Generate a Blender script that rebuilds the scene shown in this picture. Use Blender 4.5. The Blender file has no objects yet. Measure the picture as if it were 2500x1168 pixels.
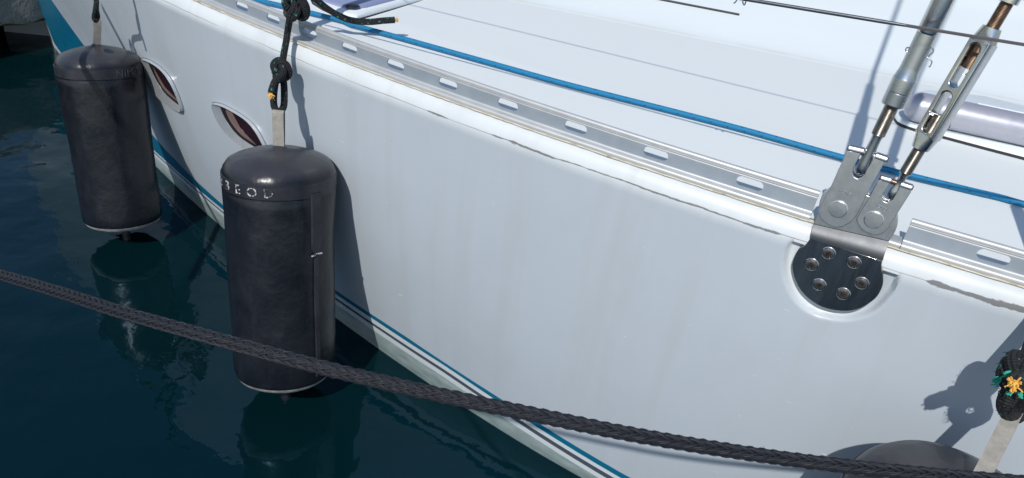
import bpy, bmesh, math, random
import numpy as np
from mathutils import Vector, Matrix, noise as mnoise
random.seed(7)
SC = bpy.context.scene
COL = SC.collection
rad = math.radians

# ------------------------------------------------------------------ camera
F_PX, CAM_H, H = 1800.0, 1.4, 0.861          # focal length in photo pixels, eye height, deck height above the water
CAM = np.array([0, 0, CAM_H])
def cam_axes(vp=(805, 3600), c=(1250, 584)):
    d = np.array([vp[0]-c[0], vp[1]-c[1], F_PX], float); d /= np.linalg.norm(d)
    fw = np.array([0, 0, 1.]); up = -d
    y = fw - fw.dot(up)*up; y /= np.linalg.norm(y)
    return np.array([np.cross(y, up), y, up])
M = cam_axes()
cd = bpy.data.cameras.new('camera')
cam = bpy.data.objects.new('camera', cd); COL.objects.link(cam)
cd.sensor_width = 36; cd.lens = F_PX/2500*36; cd.clip_start = .02; cd.clip_end = 1000
X, Y, Z = M@np.array([1., 0, 0]), M@np.array([0, 1., 0]), M@np.array([0, 0, 1.])
cam.matrix_world = Matrix(((X[0], -Y[0], -Z[0], 0), (X[1], -Y[1], -Z[1], 0), (X[2], -Y[2], -Z[2], CAM_H), (0, 0, 0, 1)))
cd.dof.use_dof = True; cd.dof.focus_distance = 1.0; cd.dof.aperture_fstop = 28
SC.camera = cam

# boat frame: AX runs aft along the side, NX points inboard
AX = np.array([.9, -.436, 0]); AX /= np.linalg.norm(AX); NX = np.array([-AX[1], AX[0], 0]); UP = np.array([0, 0, 1.])
def P(s, n, z): return AX*s + NX*n + UP*z

# ------------------------------------------------------------------ light
SUN = AX*-.12 + NX*1.03 - UP                  # travel direction of sunlight
SUN /= np.linalg.norm(SUN)
to_sun = Vector(-SUN)
elev = math.asin(to_sun.z); azim = math.atan2(to_sun.x, to_sun.y)
w = bpy.data.worlds.new('World'); SC.world = w; w.use_nodes = True
nt = w.node_tree; nt.nodes.clear()
sky = nt.nodes.new('ShaderNodeTexSky'); sky.sky_type = 'NISHITA'; sky.sun_disc = False
sky.sun_elevation = elev; sky.sun_rotation = azim; sky.air_density = 1.0; sky.dust_density = .6; sky.ozone_density = 1.5
bg = nt.nodes.new('ShaderNodeBackground'); bg.inputs[1].default_value = .12
wo = nt.nodes.new('ShaderNodeOutputWorld')
nt.links.new(sky.outputs[0], bg.inputs[0]); nt.links.new(bg.outputs[0], wo.inputs[0])
sl = bpy.data.lights.new('sun', 'SUN'); sl.energy = 3.6; sl.angle = rad(.55); sl.color = (1, .975, .94)
sun = bpy.data.objects.new('sun', sl); COL.objects.link(sun)
sun.rotation_euler = to_sun.to_track_quat('Z', 'Y').to_euler()
SC.view_settings.view_transform = 'Standard'; SC.view_settings.look = 'None'
SC.view_settings.exposure = -.06; SC.view_settings.gamma = 1

# ------------------------------------------------------------------ turning pixels of the photo into places
def ray(p): return M@np.array([(p[0]-1250)/F_PX, (p[1]-584)/F_PX, 1.])
def at_d(p, d): return CAM + ray(p)*d
def at_z(p, z):
    r = ray(p); return CAM + r*(z-CAM_H)/r[2]
def nd(s): return .0667*s*s + .0611*s + 1.2203        # plan of the deck edge
def nw(s):                                            # plan of the waterline
    c = .0029*s**3 + .0653*s*s - .0396*s + 1.2282; m = nd(s) + .045
    return .5*(c + m + np.sqrt((c-m)**2 + .0006)) - .004
def hull_n(s, z):
    t = np.clip(z/(H-.045), -1, 1); a = nw(s); b = nd(s) - .018
    q = np.clip((-1.3-s)/2.2, 0, 1); q = q*q*(3-2*q)
    tt = t if t < 0 else t**(1+q)
    return a + (b-a)*tt - .03*(1-q)*np.sin(np.pi*max(t, 0))
def solve(p, fn, lo=.2, hi=9, k=500):
    r = ray(p)
    def g(d):
        q = CAM + r*d; return q@NX - fn(q@AX, q[2])
    ds = np.linspace(lo, hi, k); prev = g(lo)
    for i in range(1, k):
        cur = g(ds[i])
        if prev < 0 <= cur:
            a, b = ds[i-1], ds[i]
            for _ in range(36):
                m = (a+b)/2
                if g(m) < 0: a = m
                else: b = m
            return CAM + r*a
        prev = cur
    return CAM + r*hi
def at_hull(p, off=0.): return solve(p, lambda s, z: hull_n(s, z) + off)
def at_n(p, off=0.): return solve(p, lambda s, z: nd(s) + off)
def at_plane(p, o, nrm):
    r = ray(p); return CAM + r*((np.asarray(o)-CAM)@nrm)/(r@nrm)
def depth(q): return float((M.T@(np.asarray(q)-CAM))[2])
def px(q, n): return n*depth(q)/F_PX                  # size in metres of n photo pixels at point q
def unit(v): v = np.asarray(v, float); return v/np.linalg.norm(v)

# ------------------------------------------------------------------ objects
def tag(o, label=None, cat=None, group=None, kind=None):
    for k, v in (('label', label), ('category', cat), ('group', group), ('kind', kind)):
        if v: o[k] = v
    return o
def thing(name, loc, label, cat, group=None):
    o = bpy.data.objects.new(name, None); COL.objects.link(o); o.location = Vector(loc); o.empty_display_size = .05
    return tag(o, label, cat, group)
def root_loc(o):
    v = Vector((0, 0, 0))
    while o: v += o.location; o = o.parent
    return v
def obj(name, verts, faces, mats, parent=None, uv=None, midx=None, smooth=True, angle=40, loc=None):
    me = bpy.data.meshes.new(name)
    base = root_loc(parent)
    org = Vector(loc) if loc is not None else (base if parent else Vector(np.mean(np.asarray(verts), axis=0)))
    me.from_pydata([tuple(Vector(v)-org) for v in verts], [], [tuple(f) for f in faces])
    mats = mats if isinstance(mats, (list, tuple)) else [mats]
    for m in mats: me.materials.append(m)
    if midx is not None:
        for p, i in zip(me.polygons, midx): p.material_index = i
    if uv is not None:
        L = me.uv_layers.new(name='UVMap')
        for lp in me.loops: L.data[lp.index].uv = uv[lp.vertex_index]
    me.update()
    if smooth:
        for p in me.polygons: p.use_smooth = True
        me.set_sharp_from_angle(angle=rad(angle))
    o = bpy.data.objects.new(name, me); COL.objects.link(o)
    o.location = org - base
    if parent: o.parent = parent
    return o
class MB:
    def __init__(s): s.v = []; s.f = []; s.uv = []; s.m = []
    def add(s, v, f, uv=None, m=0):
        k = len(s.v); s.v += [tuple(map(float, q)) for q in v]; s.f += [[i+k for i in q] for q in f]
        s.uv += [tuple(q) for q in uv] if uv is not None else [(0., 0.)]*len(v); s.m += [m]*len(f); return s
    def build(s, name, mats, parent=None, **k): return obj(name, s.v, s.f, mats, parent, uv=s.uv, midx=s.m, **k)

def spline(pts, n):
    """Catmull-Rom through pts, n samples per span"""
    p = [np.asarray(q, float) for q in pts]; p = [2*p[0]-p[1]] + p + [2*p[-1]-p[-2]]; out = []
    for i in range(1, len(p)-2):
        for k in range(n):
            t = k/n; a, b, c, d = p[i-1], p[i], p[i+1], p[i+2]
            out.append(.5*((2*b)+(c-a)*t+(2*a-5*b+4*c-d)*t*t+(3*b-a-3*c+d)*t**3))
    out.append(p[-2]); return np.array(out)
def resample(pts, step):
    pts = np.asarray(pts, float); L = np.r_[0, np.cumsum(np.linalg.norm(np.diff(pts, axis=0), axis=1))]
    n = max(2, int(L[-1]/step)+1); t = np.linspace(0, L[-1], n)
    return np.stack([np.interp(t, L, pts[:, k]) for k in range(3)], 1)
def frames(pts):
    pts = np.asarray(pts, float); T = np.gradient(pts, axis=0); T /= np.linalg.norm(T, axis=1)[:, None]
    u = np.cross(T[0], UP if abs(T[0][2]) < .9 else AX); u = unit(u); U = []
    for t in T:
        u = unit(u - t*(u@t)); U.append(u)
    U = np.array(U); return T, U, np.cross(T, U)
def tube(pts, r, seg=10, caps=True, squash=None):
    """squash: (a,b) multipliers along frame U and V"""
    pts = np.asarray(pts, float); n = len(pts); T, U, V = frames(pts)
    r = np.broadcast_to(np.asarray(r, float), (n,)); a, b = squash or (1, 1)
    L = np.r_[0, np.cumsum(np.linalg.norm(np.diff(pts, axis=0), axis=1))]
    v, uv, f = [], [], []
    for i in range(n):
        for k in range(seg):
            an = 2*math.pi*k/seg
            v.append(pts[i] + r[i]*(a*math.cos(an)*U[i] + b*math.sin(an)*V[i])); uv.append((k/seg, L[i]))
    for i in range(n-1):
        for k in range(seg):
            k2 = (k+1) % seg; f.append((i*seg+k, i*seg+k2, (i+1)*seg+k2, (i+1)*seg+k))
    if caps:
        f.append(list(range(seg))[::-1]); f.append([(n-1)*seg+k for k in range(seg)])
    return v, f, uv
def lathe(o, axis, prof, seg=40, ref=None):
    """prof: list of (distance along axis, radius)"""
    o = np.asarray(o, float); ax = unit(axis); u = np.cross(ax, UP if abs(ax[2]) < .9 else AX) if ref is None else ref - ax*(ref@ax)
    u = unit(u); w_ = np.cross(ax, u); v, f, uv = [], [], []; n = len(prof)
    for t, r in prof:
        for k in range(seg):
            an = 2*math.pi*k/seg; v.append(o + ax*t + max(r, 1e-5)*(math.cos(an)*u + math.sin(an)*w_)); uv.append((k/seg, t))
    for i in range(n-1):
        for k in range(seg):
            k2 = (k+1) % seg; f.append((i*seg+k, i*seg+k2, (i+1)*seg+k2, (i+1)*seg+k))
    f.append(list(range(seg))[::-1]); f.append([(n-1)*seg+k for k in range(seg)])
    return v, f, uv
def curve_mesh(outer, holes=(), thick=.004, bevel=.0006, res=2):
    """flat outline with holes, extruded: returns verts (x,y,z) and faces; front face at +z"""
    cu = bpy.data.curves.new('outline', 'CURVE'); cu.dimensions = '2D'; cu.fill_mode = 'BOTH'
    cu.extrude = max(thick/2-bevel, 1e-5); cu.bevel_depth = max(bevel, 0); cu.bevel_resolution = res; cu.offset = -bevel
    for ring in [outer]+list(holes):
        sp = cu.splines.new('POLY'); sp.points.add(len(ring)-1); sp.use_cyclic_u = True
        for q, pt in zip(ring, sp.points): pt.co = (q[0], q[1], 0, 1)
    return from_curve(cu)
def from_curve(cu):
    o = bpy.data.objects.new('outline', cu); COL.objects.link(o)
    dg = bpy.context.evaluated_depsgraph_get(); me = bpy.data.meshes.new_from_object(o.evaluated_get(dg))
    v = [tuple(q.co) for q in me.vertices]; f = [tuple(p.vertices) for p in me.polygons]
    bpy.data.objects.remove(o); bpy.data.curves.remove(cu); bpy.data.meshes.remove(me)
    return v, f
def text_mesh(txt, size, thick):
    cu = bpy.data.curves.new('lettering', 'FONT'); cu.body = txt; cu.size = size; cu.extrude = thick; cu.align_x = 'CENTER'; cu.align_y = 'CENTER'
    cu.resolution_u = 3
    return from_curve(cu)
def round_poly(pts, n=6):
    """closed Catmull-Rom through 2D points"""
    p = [np.asarray(q, float) for q in pts]; m = len(p); out = []
    for i in range(m):
        a, b, c, d = p[i-1], p[i], p[(i+1) % m], p[(i+2) % m]
        for k in range(n):
            t = k/n; out.append(.5*((2*b)+(c-a)*t+(2*a-5*b+4*c-d)*t*t+(3*b-a-3*c+d)*t**3))
    return out
def soft(pts, sharp, n=5, lim=24):
    """smooth closed outline that keeps the corners listed in sharp"""
    out = []; m = len(pts); P_ = [np.asarray(q, float) for q in pts]
    for i in range(m):
        j = (i+1) % m; b, c = P_[i], P_[j]
        a = 2*b-c if i in sharp else P_[i-1]; d = 2*c-b if j in sharp else P_[(j+1) % m]
        if np.linalg.norm(c-b) > lim: a, d = 2*b-c, 2*c-b           # long runs stay straight
        for k in range(n):
            t = k/n; out.append(tuple(.5*((2*b)+(c-a)*t+(2*a-5*b+4*c-d)*t*t+(3*b-a-3*c+d)*t**3)))
    return out
def plate(mb, pxs, o, u, v, thick, bevel=.0008, holes=(), smooth_n=0, m=0, lift=0.):
    """outline given in photo pixels, laid on the plane (o,u,v); the plate's FRONT face lies on that plane + lift"""
    nrm = np.cross(u, v)
    def to2(ring):
        q = [at_plane(p, o, nrm) - o for p in ring]; q = [(a@u, a@v) for a in q]
        return round_poly(q, smooth_n) if smooth_n else q
    vv, ff = curve_mesh(to2(pxs), [to2(h) for h in holes], thick, bevel)
    return mb.add([o + u*a + v*b + nrm*(c-thick/2+lift) for a, b, c in vv], ff, m=m)
def ellipsoid(c, ax, r, seg=16, rings=8):
    v, f = [], []
    for i in range(rings+1):
        th = math.pi*i/rings
        for k in range(seg):
            an = 2*math.pi*k/seg
            v.append(c + ax[0]*r[0]*math.sin(th)*math.cos(an) + ax[1]*r[1]*math.sin(th)*math.sin(an) + ax[2]*r[2]*math.cos(th))
    for i in range(rings):
        for k in range(seg):
            k2 = (k+1) % seg; f.append((i*seg+k, i*seg+k2, (i+1)*seg+k2, (i+1)*seg+k))
    return v, f

# ------------------------------------------------------------------ materials
def mat(name): 
    m = bpy.data.materials.new(name); m.use_nodes = True; return m, m.node_tree, m.node_tree.nodes['Principled BSDF']
def nd_(nt, t, **k):
    n = nt.nodes.new(t)
    for a, b in k.items(): setattr(n, a, b)
    return n
def noise_(nt, scale, detail=4, rough=.6, src='Object', stretch=None, w=0.):
    tc = nd_(nt, 'ShaderNodeTexCoord'); n = nd_(nt, 'ShaderNodeTexNoise'); n.inputs['Scale'].default_value = scale
    n.inputs['Detail'].default_value = detail; n.inputs['Roughness'].default_value = rough
    mp = nd_(nt, 'ShaderNodeMapping'); mp.inputs['Scale'].default_value = stretch or (1, 1, 1); mp.inputs['Location'].default_value = (w, w*.7, w*.3)
    nt.links.new(tc.outputs[src], mp.inputs[0]); nt.links.new(mp.outputs[0], n.inputs['Vector']); return n.outputs[0]
def ramp_(nt, fac, stops):
    r = nd_(nt, 'ShaderNodeValToRGB'); e = r.color_ramp.elements
    while len(e) < len(stops): e.new(.5)
    for q, (p, c) in zip(e, stops): q.position = p; q.color = (c, c, c, 1) if isinstance(c, (int, float)) else (*c, 1)
    nt.links.new(fac, r.inputs[0]); return r.outputs[0]
def mix_(nt, fac, a, b, mode='MIX'):
    n = nd_(nt, 'ShaderNodeMix', data_type='RGBA', blend_type=mode)
    for s, v in ((n.inputs[0], fac), (n.inputs[6], a), (n.inputs[7], b)):
        if isinstance(v, (int, float)): s.default_value = v
        elif isinstance(v, tuple): s.default_value = (*v, 1)
        else: nt.links.new(v, s)
    return n.outputs[2]
def math_(nt, op, a, b=None, c=None, clamp=False):
    n = nd_(nt, 'ShaderNodeMath', operation=op); n.use_clamp = clamp
    for s, v in zip(n.inputs, (a, b, c)):
        if v is None: continue
        if isinstance(v, (int, float)): s.default_value = v
        else: nt.links.new(v, s)
    return n.outputs[0]
def bump_(nt, hgt, strength, dist, bs):
    b = nd_(nt, 'ShaderNodeBump'); b.inputs['Strength'].default_value = strength; b.inputs['Distance'].default_value = dist
    nt.links.new(hgt, b.inputs['Height']); nt.links.new(b.outputs[0], bs.inputs['Normal']); return b
def setc(nt, bs, c):
    if isinstance(c, tuple): bs.inputs['Base Color'].default_value = (*c, 1)
    else: nt.links.new(c, bs.inputs['Base Color'])
def setr(nt, bs, r):
    if isinstance(r, (int, float)): bs.inputs['Roughness'].default_value = r
    else: nt.links.new(r, bs.inputs['Roughness'])
def simple(name, col, rough=.5, metal=0., var=.12, scale=20, bump=0., bscale=200, spec=.5, stretch=None, rvar=.1):
    m, t, b = mat(name)
    n = noise_(t, scale, 5, .65, stretch=stretch)
    c = mix_(t, ramp_(t, n, [(.3, 0.), (.7, 1.)]), tuple(x*(1-var) for x in col), tuple(min(1, x*(1+var)) for x in col))
    setc(t, b, c); b.inputs['Metallic'].default_value = metal; b.inputs['Specular IOR Level'].default_value = spec
    n2 = noise_(t, scale*2.3, 4, .6, stretch=stretch, w=3.)
    setr(t, b, math_(t, 'MULTIPLY_ADD', n2, rvar*2, rough-rvar))
    if bump: bump_(t, noise_(t, bscale, 3, .6, stretch=stretch), bump, .002, b)
    return m
MT = {}
def gel(name, col, **k):
    return simple(name, col, **{**dict(rough=.28, var=.03, scale=6, rvar=.08), **k})
MT['white_stripe'] = gel('white_stripe', (.62, .67, .68))
MT['blue_stripe'] = gel('blue_stripe', (.004, .13, .23), rough=.3)
MT['grey_stripe'] = gel('grey_stripe', (.075, .085, .11))
MT['antifoul'] = simple('antifoul', (.30, .37, .36), .6, var=.25, scale=14, stretch=(1, 1, 3))
MT['deck_white'] = gel('deck_white', (.72, .765, .77), rough=.45)
MT['seal'] = simple('seal', (.02, .02, .022), .6)
MT['lid_blue'] = simple('lid_blue', (.25, .28, .42), .25, var=.05, scale=4)
MT['steel'] = simple('steel', (.60, .60, .60), .2, 1., var=.08, scale=60, bump=.02, bscale=400, rvar=.06)
MT['steel_brushed'] = simple('steel_brushed', (.66, .66, .65), .34, 1., var=.12, scale=50, bump=.06, bscale=500, rvar=.08)
MT['steel_mirror'] = simple('steel_mirror', (.36, .35, .33), .17, 1., var=.75, scale=26, rvar=.14, bump=.8, bscale=28, stretch=(1, 1, .15))  # strong vertical colour streaks paint in reflections on the polished plate
MT['steel_worn'] = simple('steel_worn', (.48, .50, .52), .28, 1., var=.05, scale=30, bump=.05, bscale=600, rvar=.1)
MT['steel_dull'] = simple('steel_dull', (.17, .175, .18), .55, 1., var=.06, scale=20, rvar=.08)
MT['screw_steel'] = simple('screw_steel', (.46, .43, .40), .25, 1., var=.3, scale=150, rvar=.1)
MT['bronze'] = simple('bronze', (.27, .24, .20), .32, 1., var=.4, scale=90, rvar=.1)
MT['rust_bronze'] = simple('rust_bronze', (.21, .135, .09), .42, .9, var=.55, scale=70, rvar=.1)
MT['pole_grey'] = simple('pole_grey', (.43, .43, .48), .35, .45, var=.06, scale=8, stretch=(3, 3, 3))
MT['webbing'] = simple('webbing', (.33, .31, .27), .85, var=.2, scale=60, bump=.7, bscale=900)
MT['yarn'] = simple('yarn', (.75, .42, .08), .9, var=.3, scale=300)
MT['teal_yarn'] = simple('teal_yarn', (.03, .42, .28), .8, var=.3, scale=300)
def chip_mat():
    m, t, b = mat('worn_white_print'); n = noise_(t, 130, 4, .65)
    setc(t, b, ramp_(t, n, [(.47, (.03, .03, .04)), (.53, (.50, .50, .49)), (.75, (.66, .66, .64))])); setr(t, b, .6); return m
MT['chip'] = chip_mat()
MT['chip_dim'] = simple('chip_dim', (.06, .06, .07), .5, var=.6, scale=150)
MT['sealant_grey'] = simple('sealant_grey', (.16, .18, .21), .6, var=.2)
MT['socket'] = simple('socket', (.11, .075, .05), .5, .7, var=.6, scale=200)
MT['glass'] = simple('glass', (.022, .009, .013), .05, var=.3, scale=15)
MT['reveal'] = simple('reveal', (.20, .13, .12), .4, var=.2, scale=20)
MT['gasket'] = simple('gasket', (.012, .012, .014), .5)
MT['float_shade'] = simple('float_shade', (.012, .013, .012), .9)  # near-black floats: the shade under the dock slab put into the colour

def rail_mat():
    m, t, b = mat('anodised_alloy'); uvn = nd_(t, 'ShaderNodeUVMap'); sep = nd_(t, 'ShaderNodeSeparateXYZ'); t.links.new(uvn.outputs[0], sep.inputs[0])
    n = noise_(t, 30, 5, .65); n2 = noise_(t, 9, 4, .6, w=5.)
    c = mix_(t, n, (.46, .475, .48), (.58, .59, .585))
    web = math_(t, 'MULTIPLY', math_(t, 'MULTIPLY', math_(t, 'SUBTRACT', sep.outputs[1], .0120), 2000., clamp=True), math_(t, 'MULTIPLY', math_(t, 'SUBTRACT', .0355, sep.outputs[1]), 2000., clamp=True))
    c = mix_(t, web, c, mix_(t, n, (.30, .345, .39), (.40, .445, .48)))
    # yellowed salt grime low on the profile (v = height above the deck edge)
    low = math_(t, 'SUBTRACT', .0095, sep.outputs[1]); low = math_(t, 'MULTIPLY', low, 120., clamp=True)
    g = math_(t, 'MULTIPLY', low, math_(t, 'MULTIPLY_ADD', n2, 1.0, -.05, clamp=True), clamp=True)
    c = mix_(t, math_(t, 'MULTIPLY', g, .8), c, (.52, .475, .37)); setc(t, b, c)
    t.links.new(math_(t, 'MULTIPLY_ADD', g, -.4, .45, clamp=True), b.inputs['Metallic']); setr(t, b, math_(t, 'MULTIPLY_ADD', n, .25, .36))
    return m
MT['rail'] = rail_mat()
def caulk_mat():
    m, t, b = mat('aged_sealant'); n = noise_(t, 40, 5, .7)
    setc(t, b, ramp_(t, n, [(.30, (.16, .13, .09)), (.42, (.58, .50, .36)), (.60, (.68, .65, .57))])); setr(t, b, .7); return m
MT['caulk'] = caulk_mat()

def hull_mat():
    m, t, b = mat('topside_paint')
    uvn = nd_(t, 'ShaderNodeUVMap'); sep = nd_(t, 'ShaderNodeSeparateXYZ'); t.links.new(uvn.outputs[0], sep.inputs[0])
    s, z = sep.outputs[0], sep.outputs[1]
    def uvnoise(sx, sy, detail=4, rough=.6, off=0.):
        mp = nd_(t, 'ShaderNodeMapping'); mp.inputs['Scale'].default_value = (sx, sy, 1); mp.inputs['Location'].default_value = (off, off*.37, off)
        t.links.new(uvn.outputs[0], mp.inputs[0]); n = nd_(t, 'ShaderNodeTexNoise'); n.inputs['Scale'].default_value = 1
        n.inputs['Detail'].default_value = detail; n.inputs['Roughness'].default_value = rough
        t.links.new(mp.outputs[0], n.inputs['Vector']); return n.outputs[0]
    base = mix_(t, uvnoise(2.2, 2.2, 5), (.41, .455, .497), (.465, .512, .55))
    # white moulded gunwale above the hull joint
    edge = math_(t, 'MULTIPLY_ADD', uvnoise(9, 0, 3), .008, H-.0465)
    top = math_(t, 'MULTIPLY', math_(t, 'SUBTRACT', z, math_(t, 'SUBTRACT', edge, .010)), 42., clamp=True)
    base = mix_(t, top, base, (.63, .66, .665))
    at = nd_(t, 'ShaderNodeAttribute', attribute_name='recess'); base = mix_(t, math_(t, 'MULTIPLY', at.outputs['Fac'], .85), base, (.70, .73, .735))  # white recess floor; its sunlit lower-left crescent is painted into the colour
    # run-off streaks: long in z, narrow in s
    st = ramp_(t, uvnoise(16, .9, 3, .55, 3.1), [(.52, 0.), (.74, 1.)])
    st = math_(t, 'MULTIPLY', st, uvnoise(1.4, 1.6, 2, .5, 9.))
    base = mix_(t, math_(t, 'MULTIPLY', st, .45), base, (.37, .355, .325))
    mo = ramp_(t, uvnoise(5.5, 3.2, 5, .65, 12.), [(.48, 0.), (.70, 1.)]); base = mix_(t, math_(t, 'MULTIPLY', mo, .22), base, (.36, .385, .41))
    # chalky scratches
    sc = ramp_(t, uvnoise(21, 75, 4, .7, 5.3), [(.69, 0.), (.75, 1.)])
    base = mix_(t, math_(t, 'MULTIPLY', sc, .5), base, (.82, .84, .86))
    # black scuffs along the joint
    y0 = math_(t, 'MULTIPLY_ADD', uvnoise(7, 0, 3, .6, 2.2), .010, H-.0375)
    d = math_(t, 'ABSOLUTE', math_(t, 'SUBTRACT', z, y0))
    prof = [(-1.25, .0), (-1.1, .0006), (-.9, .0008), (-.82, .0006), (-.805, .0024), (-.77, .0022), (-.76, .0006), (-.66, .0005), (-.645, .0022), (-.628, .002), (-.62, .0003), (-.607, .003), (-.56, .0024), (-.48, .0014), (-.38, .0016), (-.25, .0022), (-.15, .0016), (-.10, .003), (-.085, .0022), (-.075, 0), (.145, 0), (.157, .0042), (.2, .003), (.25, .0052), (.32, .0038), (.6, .002), (1.1, .0006)]
    wd = math_(t, 'MULTIPLY', ramp_(t, math_(t, 'MULTIPLY_ADD', s, .4, .5), [(q*.4+.5, w_/.006) for q, w_ in prof]), .0070)
    p2 = math_(t, 'MULTIPLY', ramp_(t, math_(t, 'MULTIPLY_ADD', s, 4., -.0), [(.36, 0), (.38, 1.), (.48, .8), (.5, 0)]), 0.)
    wd = math_(t, 'ADD', wd, p2)
    wd = math_(t, 'MULTIPLY', wd, math_(t, 'MULTIPLY_ADD', uvnoise(50, 160, 4, .7, 1.), 2.4, -.25))
    k = math_(t, 'MULTIPLY', math_(t, 'SUBTRACT', wd, d), 900., clamp=True)
    thin = math_(t, 'MULTIPLY', math_(t, 'SUBTRACT', .0011, d), 1400., clamp=True)
    thin = math_(t, 'MULTIPLY', thin, ramp_(t, uvnoise(5, 0, 3, .6, 4.), [(.35, .15), (.6, .8)]))
    base = mix_(t, math_(t, 'MULTIPLY', math_(t, 'MAXIMUM', k, thin), .85), base, (.12, .12, .12))
    setc(t, b, base); setr(t, b, math_(t, 'MULTIPLY_ADD', uvnoise(5, 5, 5, .6, 8.), .2, .25)); b.inputs['Specular IOR Level'].default_value = .4
    bump_(t, uvnoise(3, 3, 2, .5, 6.), .05, .01, b)
    return m
MT['hull'] = hull_mat()
def deck_mat():
    m, t, b = mat('deck_nonskid'); uvn = nd_(t, 'ShaderNodeUVMap'); sep = nd_(t, 'ShaderNodeSeparateXYZ'); t.links.new(uvn.outputs[0], sep.inputs[0])
    n = noise_(t, 3, 5, .6); c = mix_(t, n, (.715, .755, .74), (.755, .785, .765))
    # smooth gelcoat margin beside the rail, lighter; v = metres inboard of the rail
    edge = math_(t, 'MULTIPLY', math_(t, 'SUBTRACT', .335, sep.outputs[1]), 60., clamp=True)
    c = mix_(t, edge, c, (.765, .795, .775))
    sp = ramp_(t, noise_(t, 60, 3, .6, w=2.), [(.74, 0.), (.78, 1.)]); c = mix_(t, math_(t, 'MULTIPLY', sp, .25), c, (.35, .33, .3))
    setc(t, b, c); setr(t, b, .55); bump_(t, noise_(t, 420, 2, .5), .25, .001, b); return m
MT['deck'] = deck_mat()
def coach_mat():
    m, t, b = mat('coachroof_gelcoat'); uvn = nd_(t, 'ShaderNodeUVMap'); sep = nd_(t, 'ShaderNodeSeparateXYZ'); t.links.new(uvn.outputs[0], sep.inputs[0])
    n = noise_(t, 3, 5, .6); c = mix_(t, n, (.705, .76, .76), (.745, .785, .775))
    d = math_(t, 'MULTIPLY', math_(t, 'SUBTRACT', .016, math_(t, 'ABSOLUTE', math_(t, 'SUBTRACT', sep.outputs[1], .012))), 60., clamp=True)
    g = math_(t, 'MULTIPLY', d, ramp_(t, noise_(t, 5, 4, .65, w=4.), [(.35, .05), (.65, .5)]))
    c = mix_(t, g, c, (.55, .48, .37)); setc(t, b, c); setr(t, b, .4); return m
MT['coach'] = coach_mat()
def fender_mat():
    m, t, b = mat('black_rubber'); n = noise_(t, 7, 5, .6); n2 = noise_(t, 18, 5, .7, stretch=(1, 1, .25), w=4.)
    c = mix_(t, ramp_(t, n, [(.35, 0.), (.7, 1.)]), (.005, .0065, .010), (.013, .015, .020))
    c = mix_(t, math_(t, 'MULTIPLY', ramp_(t, n2, [(.5, 0.), (.75, 1.)]), .35), c, (.034, .037, .046))
    uvn = nd_(t, 'ShaderNodeUVMap'); sep = nd_(t, 'ShaderNodeSeparateXYZ'); t.links.new(uvn.outputs[0], sep.inputs[0])   # v = metres below the eye
    lit_dome = math_(t, 'MULTIPLY', math_(t, 'SUBTRACT', .045, sep.outputs[1]), 60., clamp=True)                                # sunlit dome, painted lighter than the body
    c = mix_(t, math_(t, 'MULTIPLY', lit_dome, math_(t, 'MULTIPLY_ADD', n, .8, .35, clamp=True)), c, (.046, .046, .054))
    setc(t, b, c); setr(t, b, math_(t, 'MULTIPLY_ADD', n, .24, .18)); b.inputs['Specular IOR Level'].default_value = .45
    bump_(t, math_(t, 'ADD', noise_(t, 9, 4, .6, w=8.), math_(t, 'MULTIPLY', noise_(t, 60, 3, .6, stretch=(1, 1, .3)), .08)), .45, .010, b); return m
MT['fender'] = fender_mat()
MT['fender_band'] = simple('fender_band', (.018, .019, .026), .42, var=.5, scale=22)
MT['pale_rubber'] = simple('pale_rubber', (.30, .29, .28), .6, var=.5, scale=35)
MT['dark_patch'] = simple('dark_patch', (.012, .018, .03), .35)
def rope_mat(name, c0, c1, cf, thr, su, sv):
    m, t, b = mat(name); uvn = nd_(t, 'ShaderNodeUVMap'); mp = nd_(t, 'ShaderNodeMapping'); mp.inputs['Scale'].default_value = (su, sv, 1)
    t.links.new(uvn.outputs[0], mp.inputs[0]); n = nd_(t, 'ShaderNodeTexNoise'); n.inputs['Scale'].default_value = 1; n.inputs['Detail'].default_value = 1
    t.links.new(mp.outputs[0], n.inputs['Vector']); fl = ramp_(t, n.outputs[0], [(thr, 0.), (thr+.02, 1.)])
    c = mix_(t, noise_(t, 200, 3), c0, c1); c = mix_(t, fl, c, cf); setc(t, b, c); setr(t, b, .85)
    sep = nd_(t, 'ShaderNodeSeparateXYZ'); t.links.new(uvn.outputs[0], sep.inputs[0])
    def wv(sg): return math_(t, 'SINE', math_(t, 'MULTIPLY', math_(t, 'ADD', math_(t, 'MULTIPLY', sep.outputs[0], 5.), math_(t, 'MULTIPLY', sep.outputs[1], sg*150.)), 6.2832))
    bump_(t, math_(t, 'MULTIPLY', wv(1), wv(-1)), .9, .0025, b); return m
MT['rope_black'] = rope_mat('black_rope', (.008, .009, .011), (.022, .024, .027), (.05, .34, .25), .66, 5.0, 105)
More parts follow.
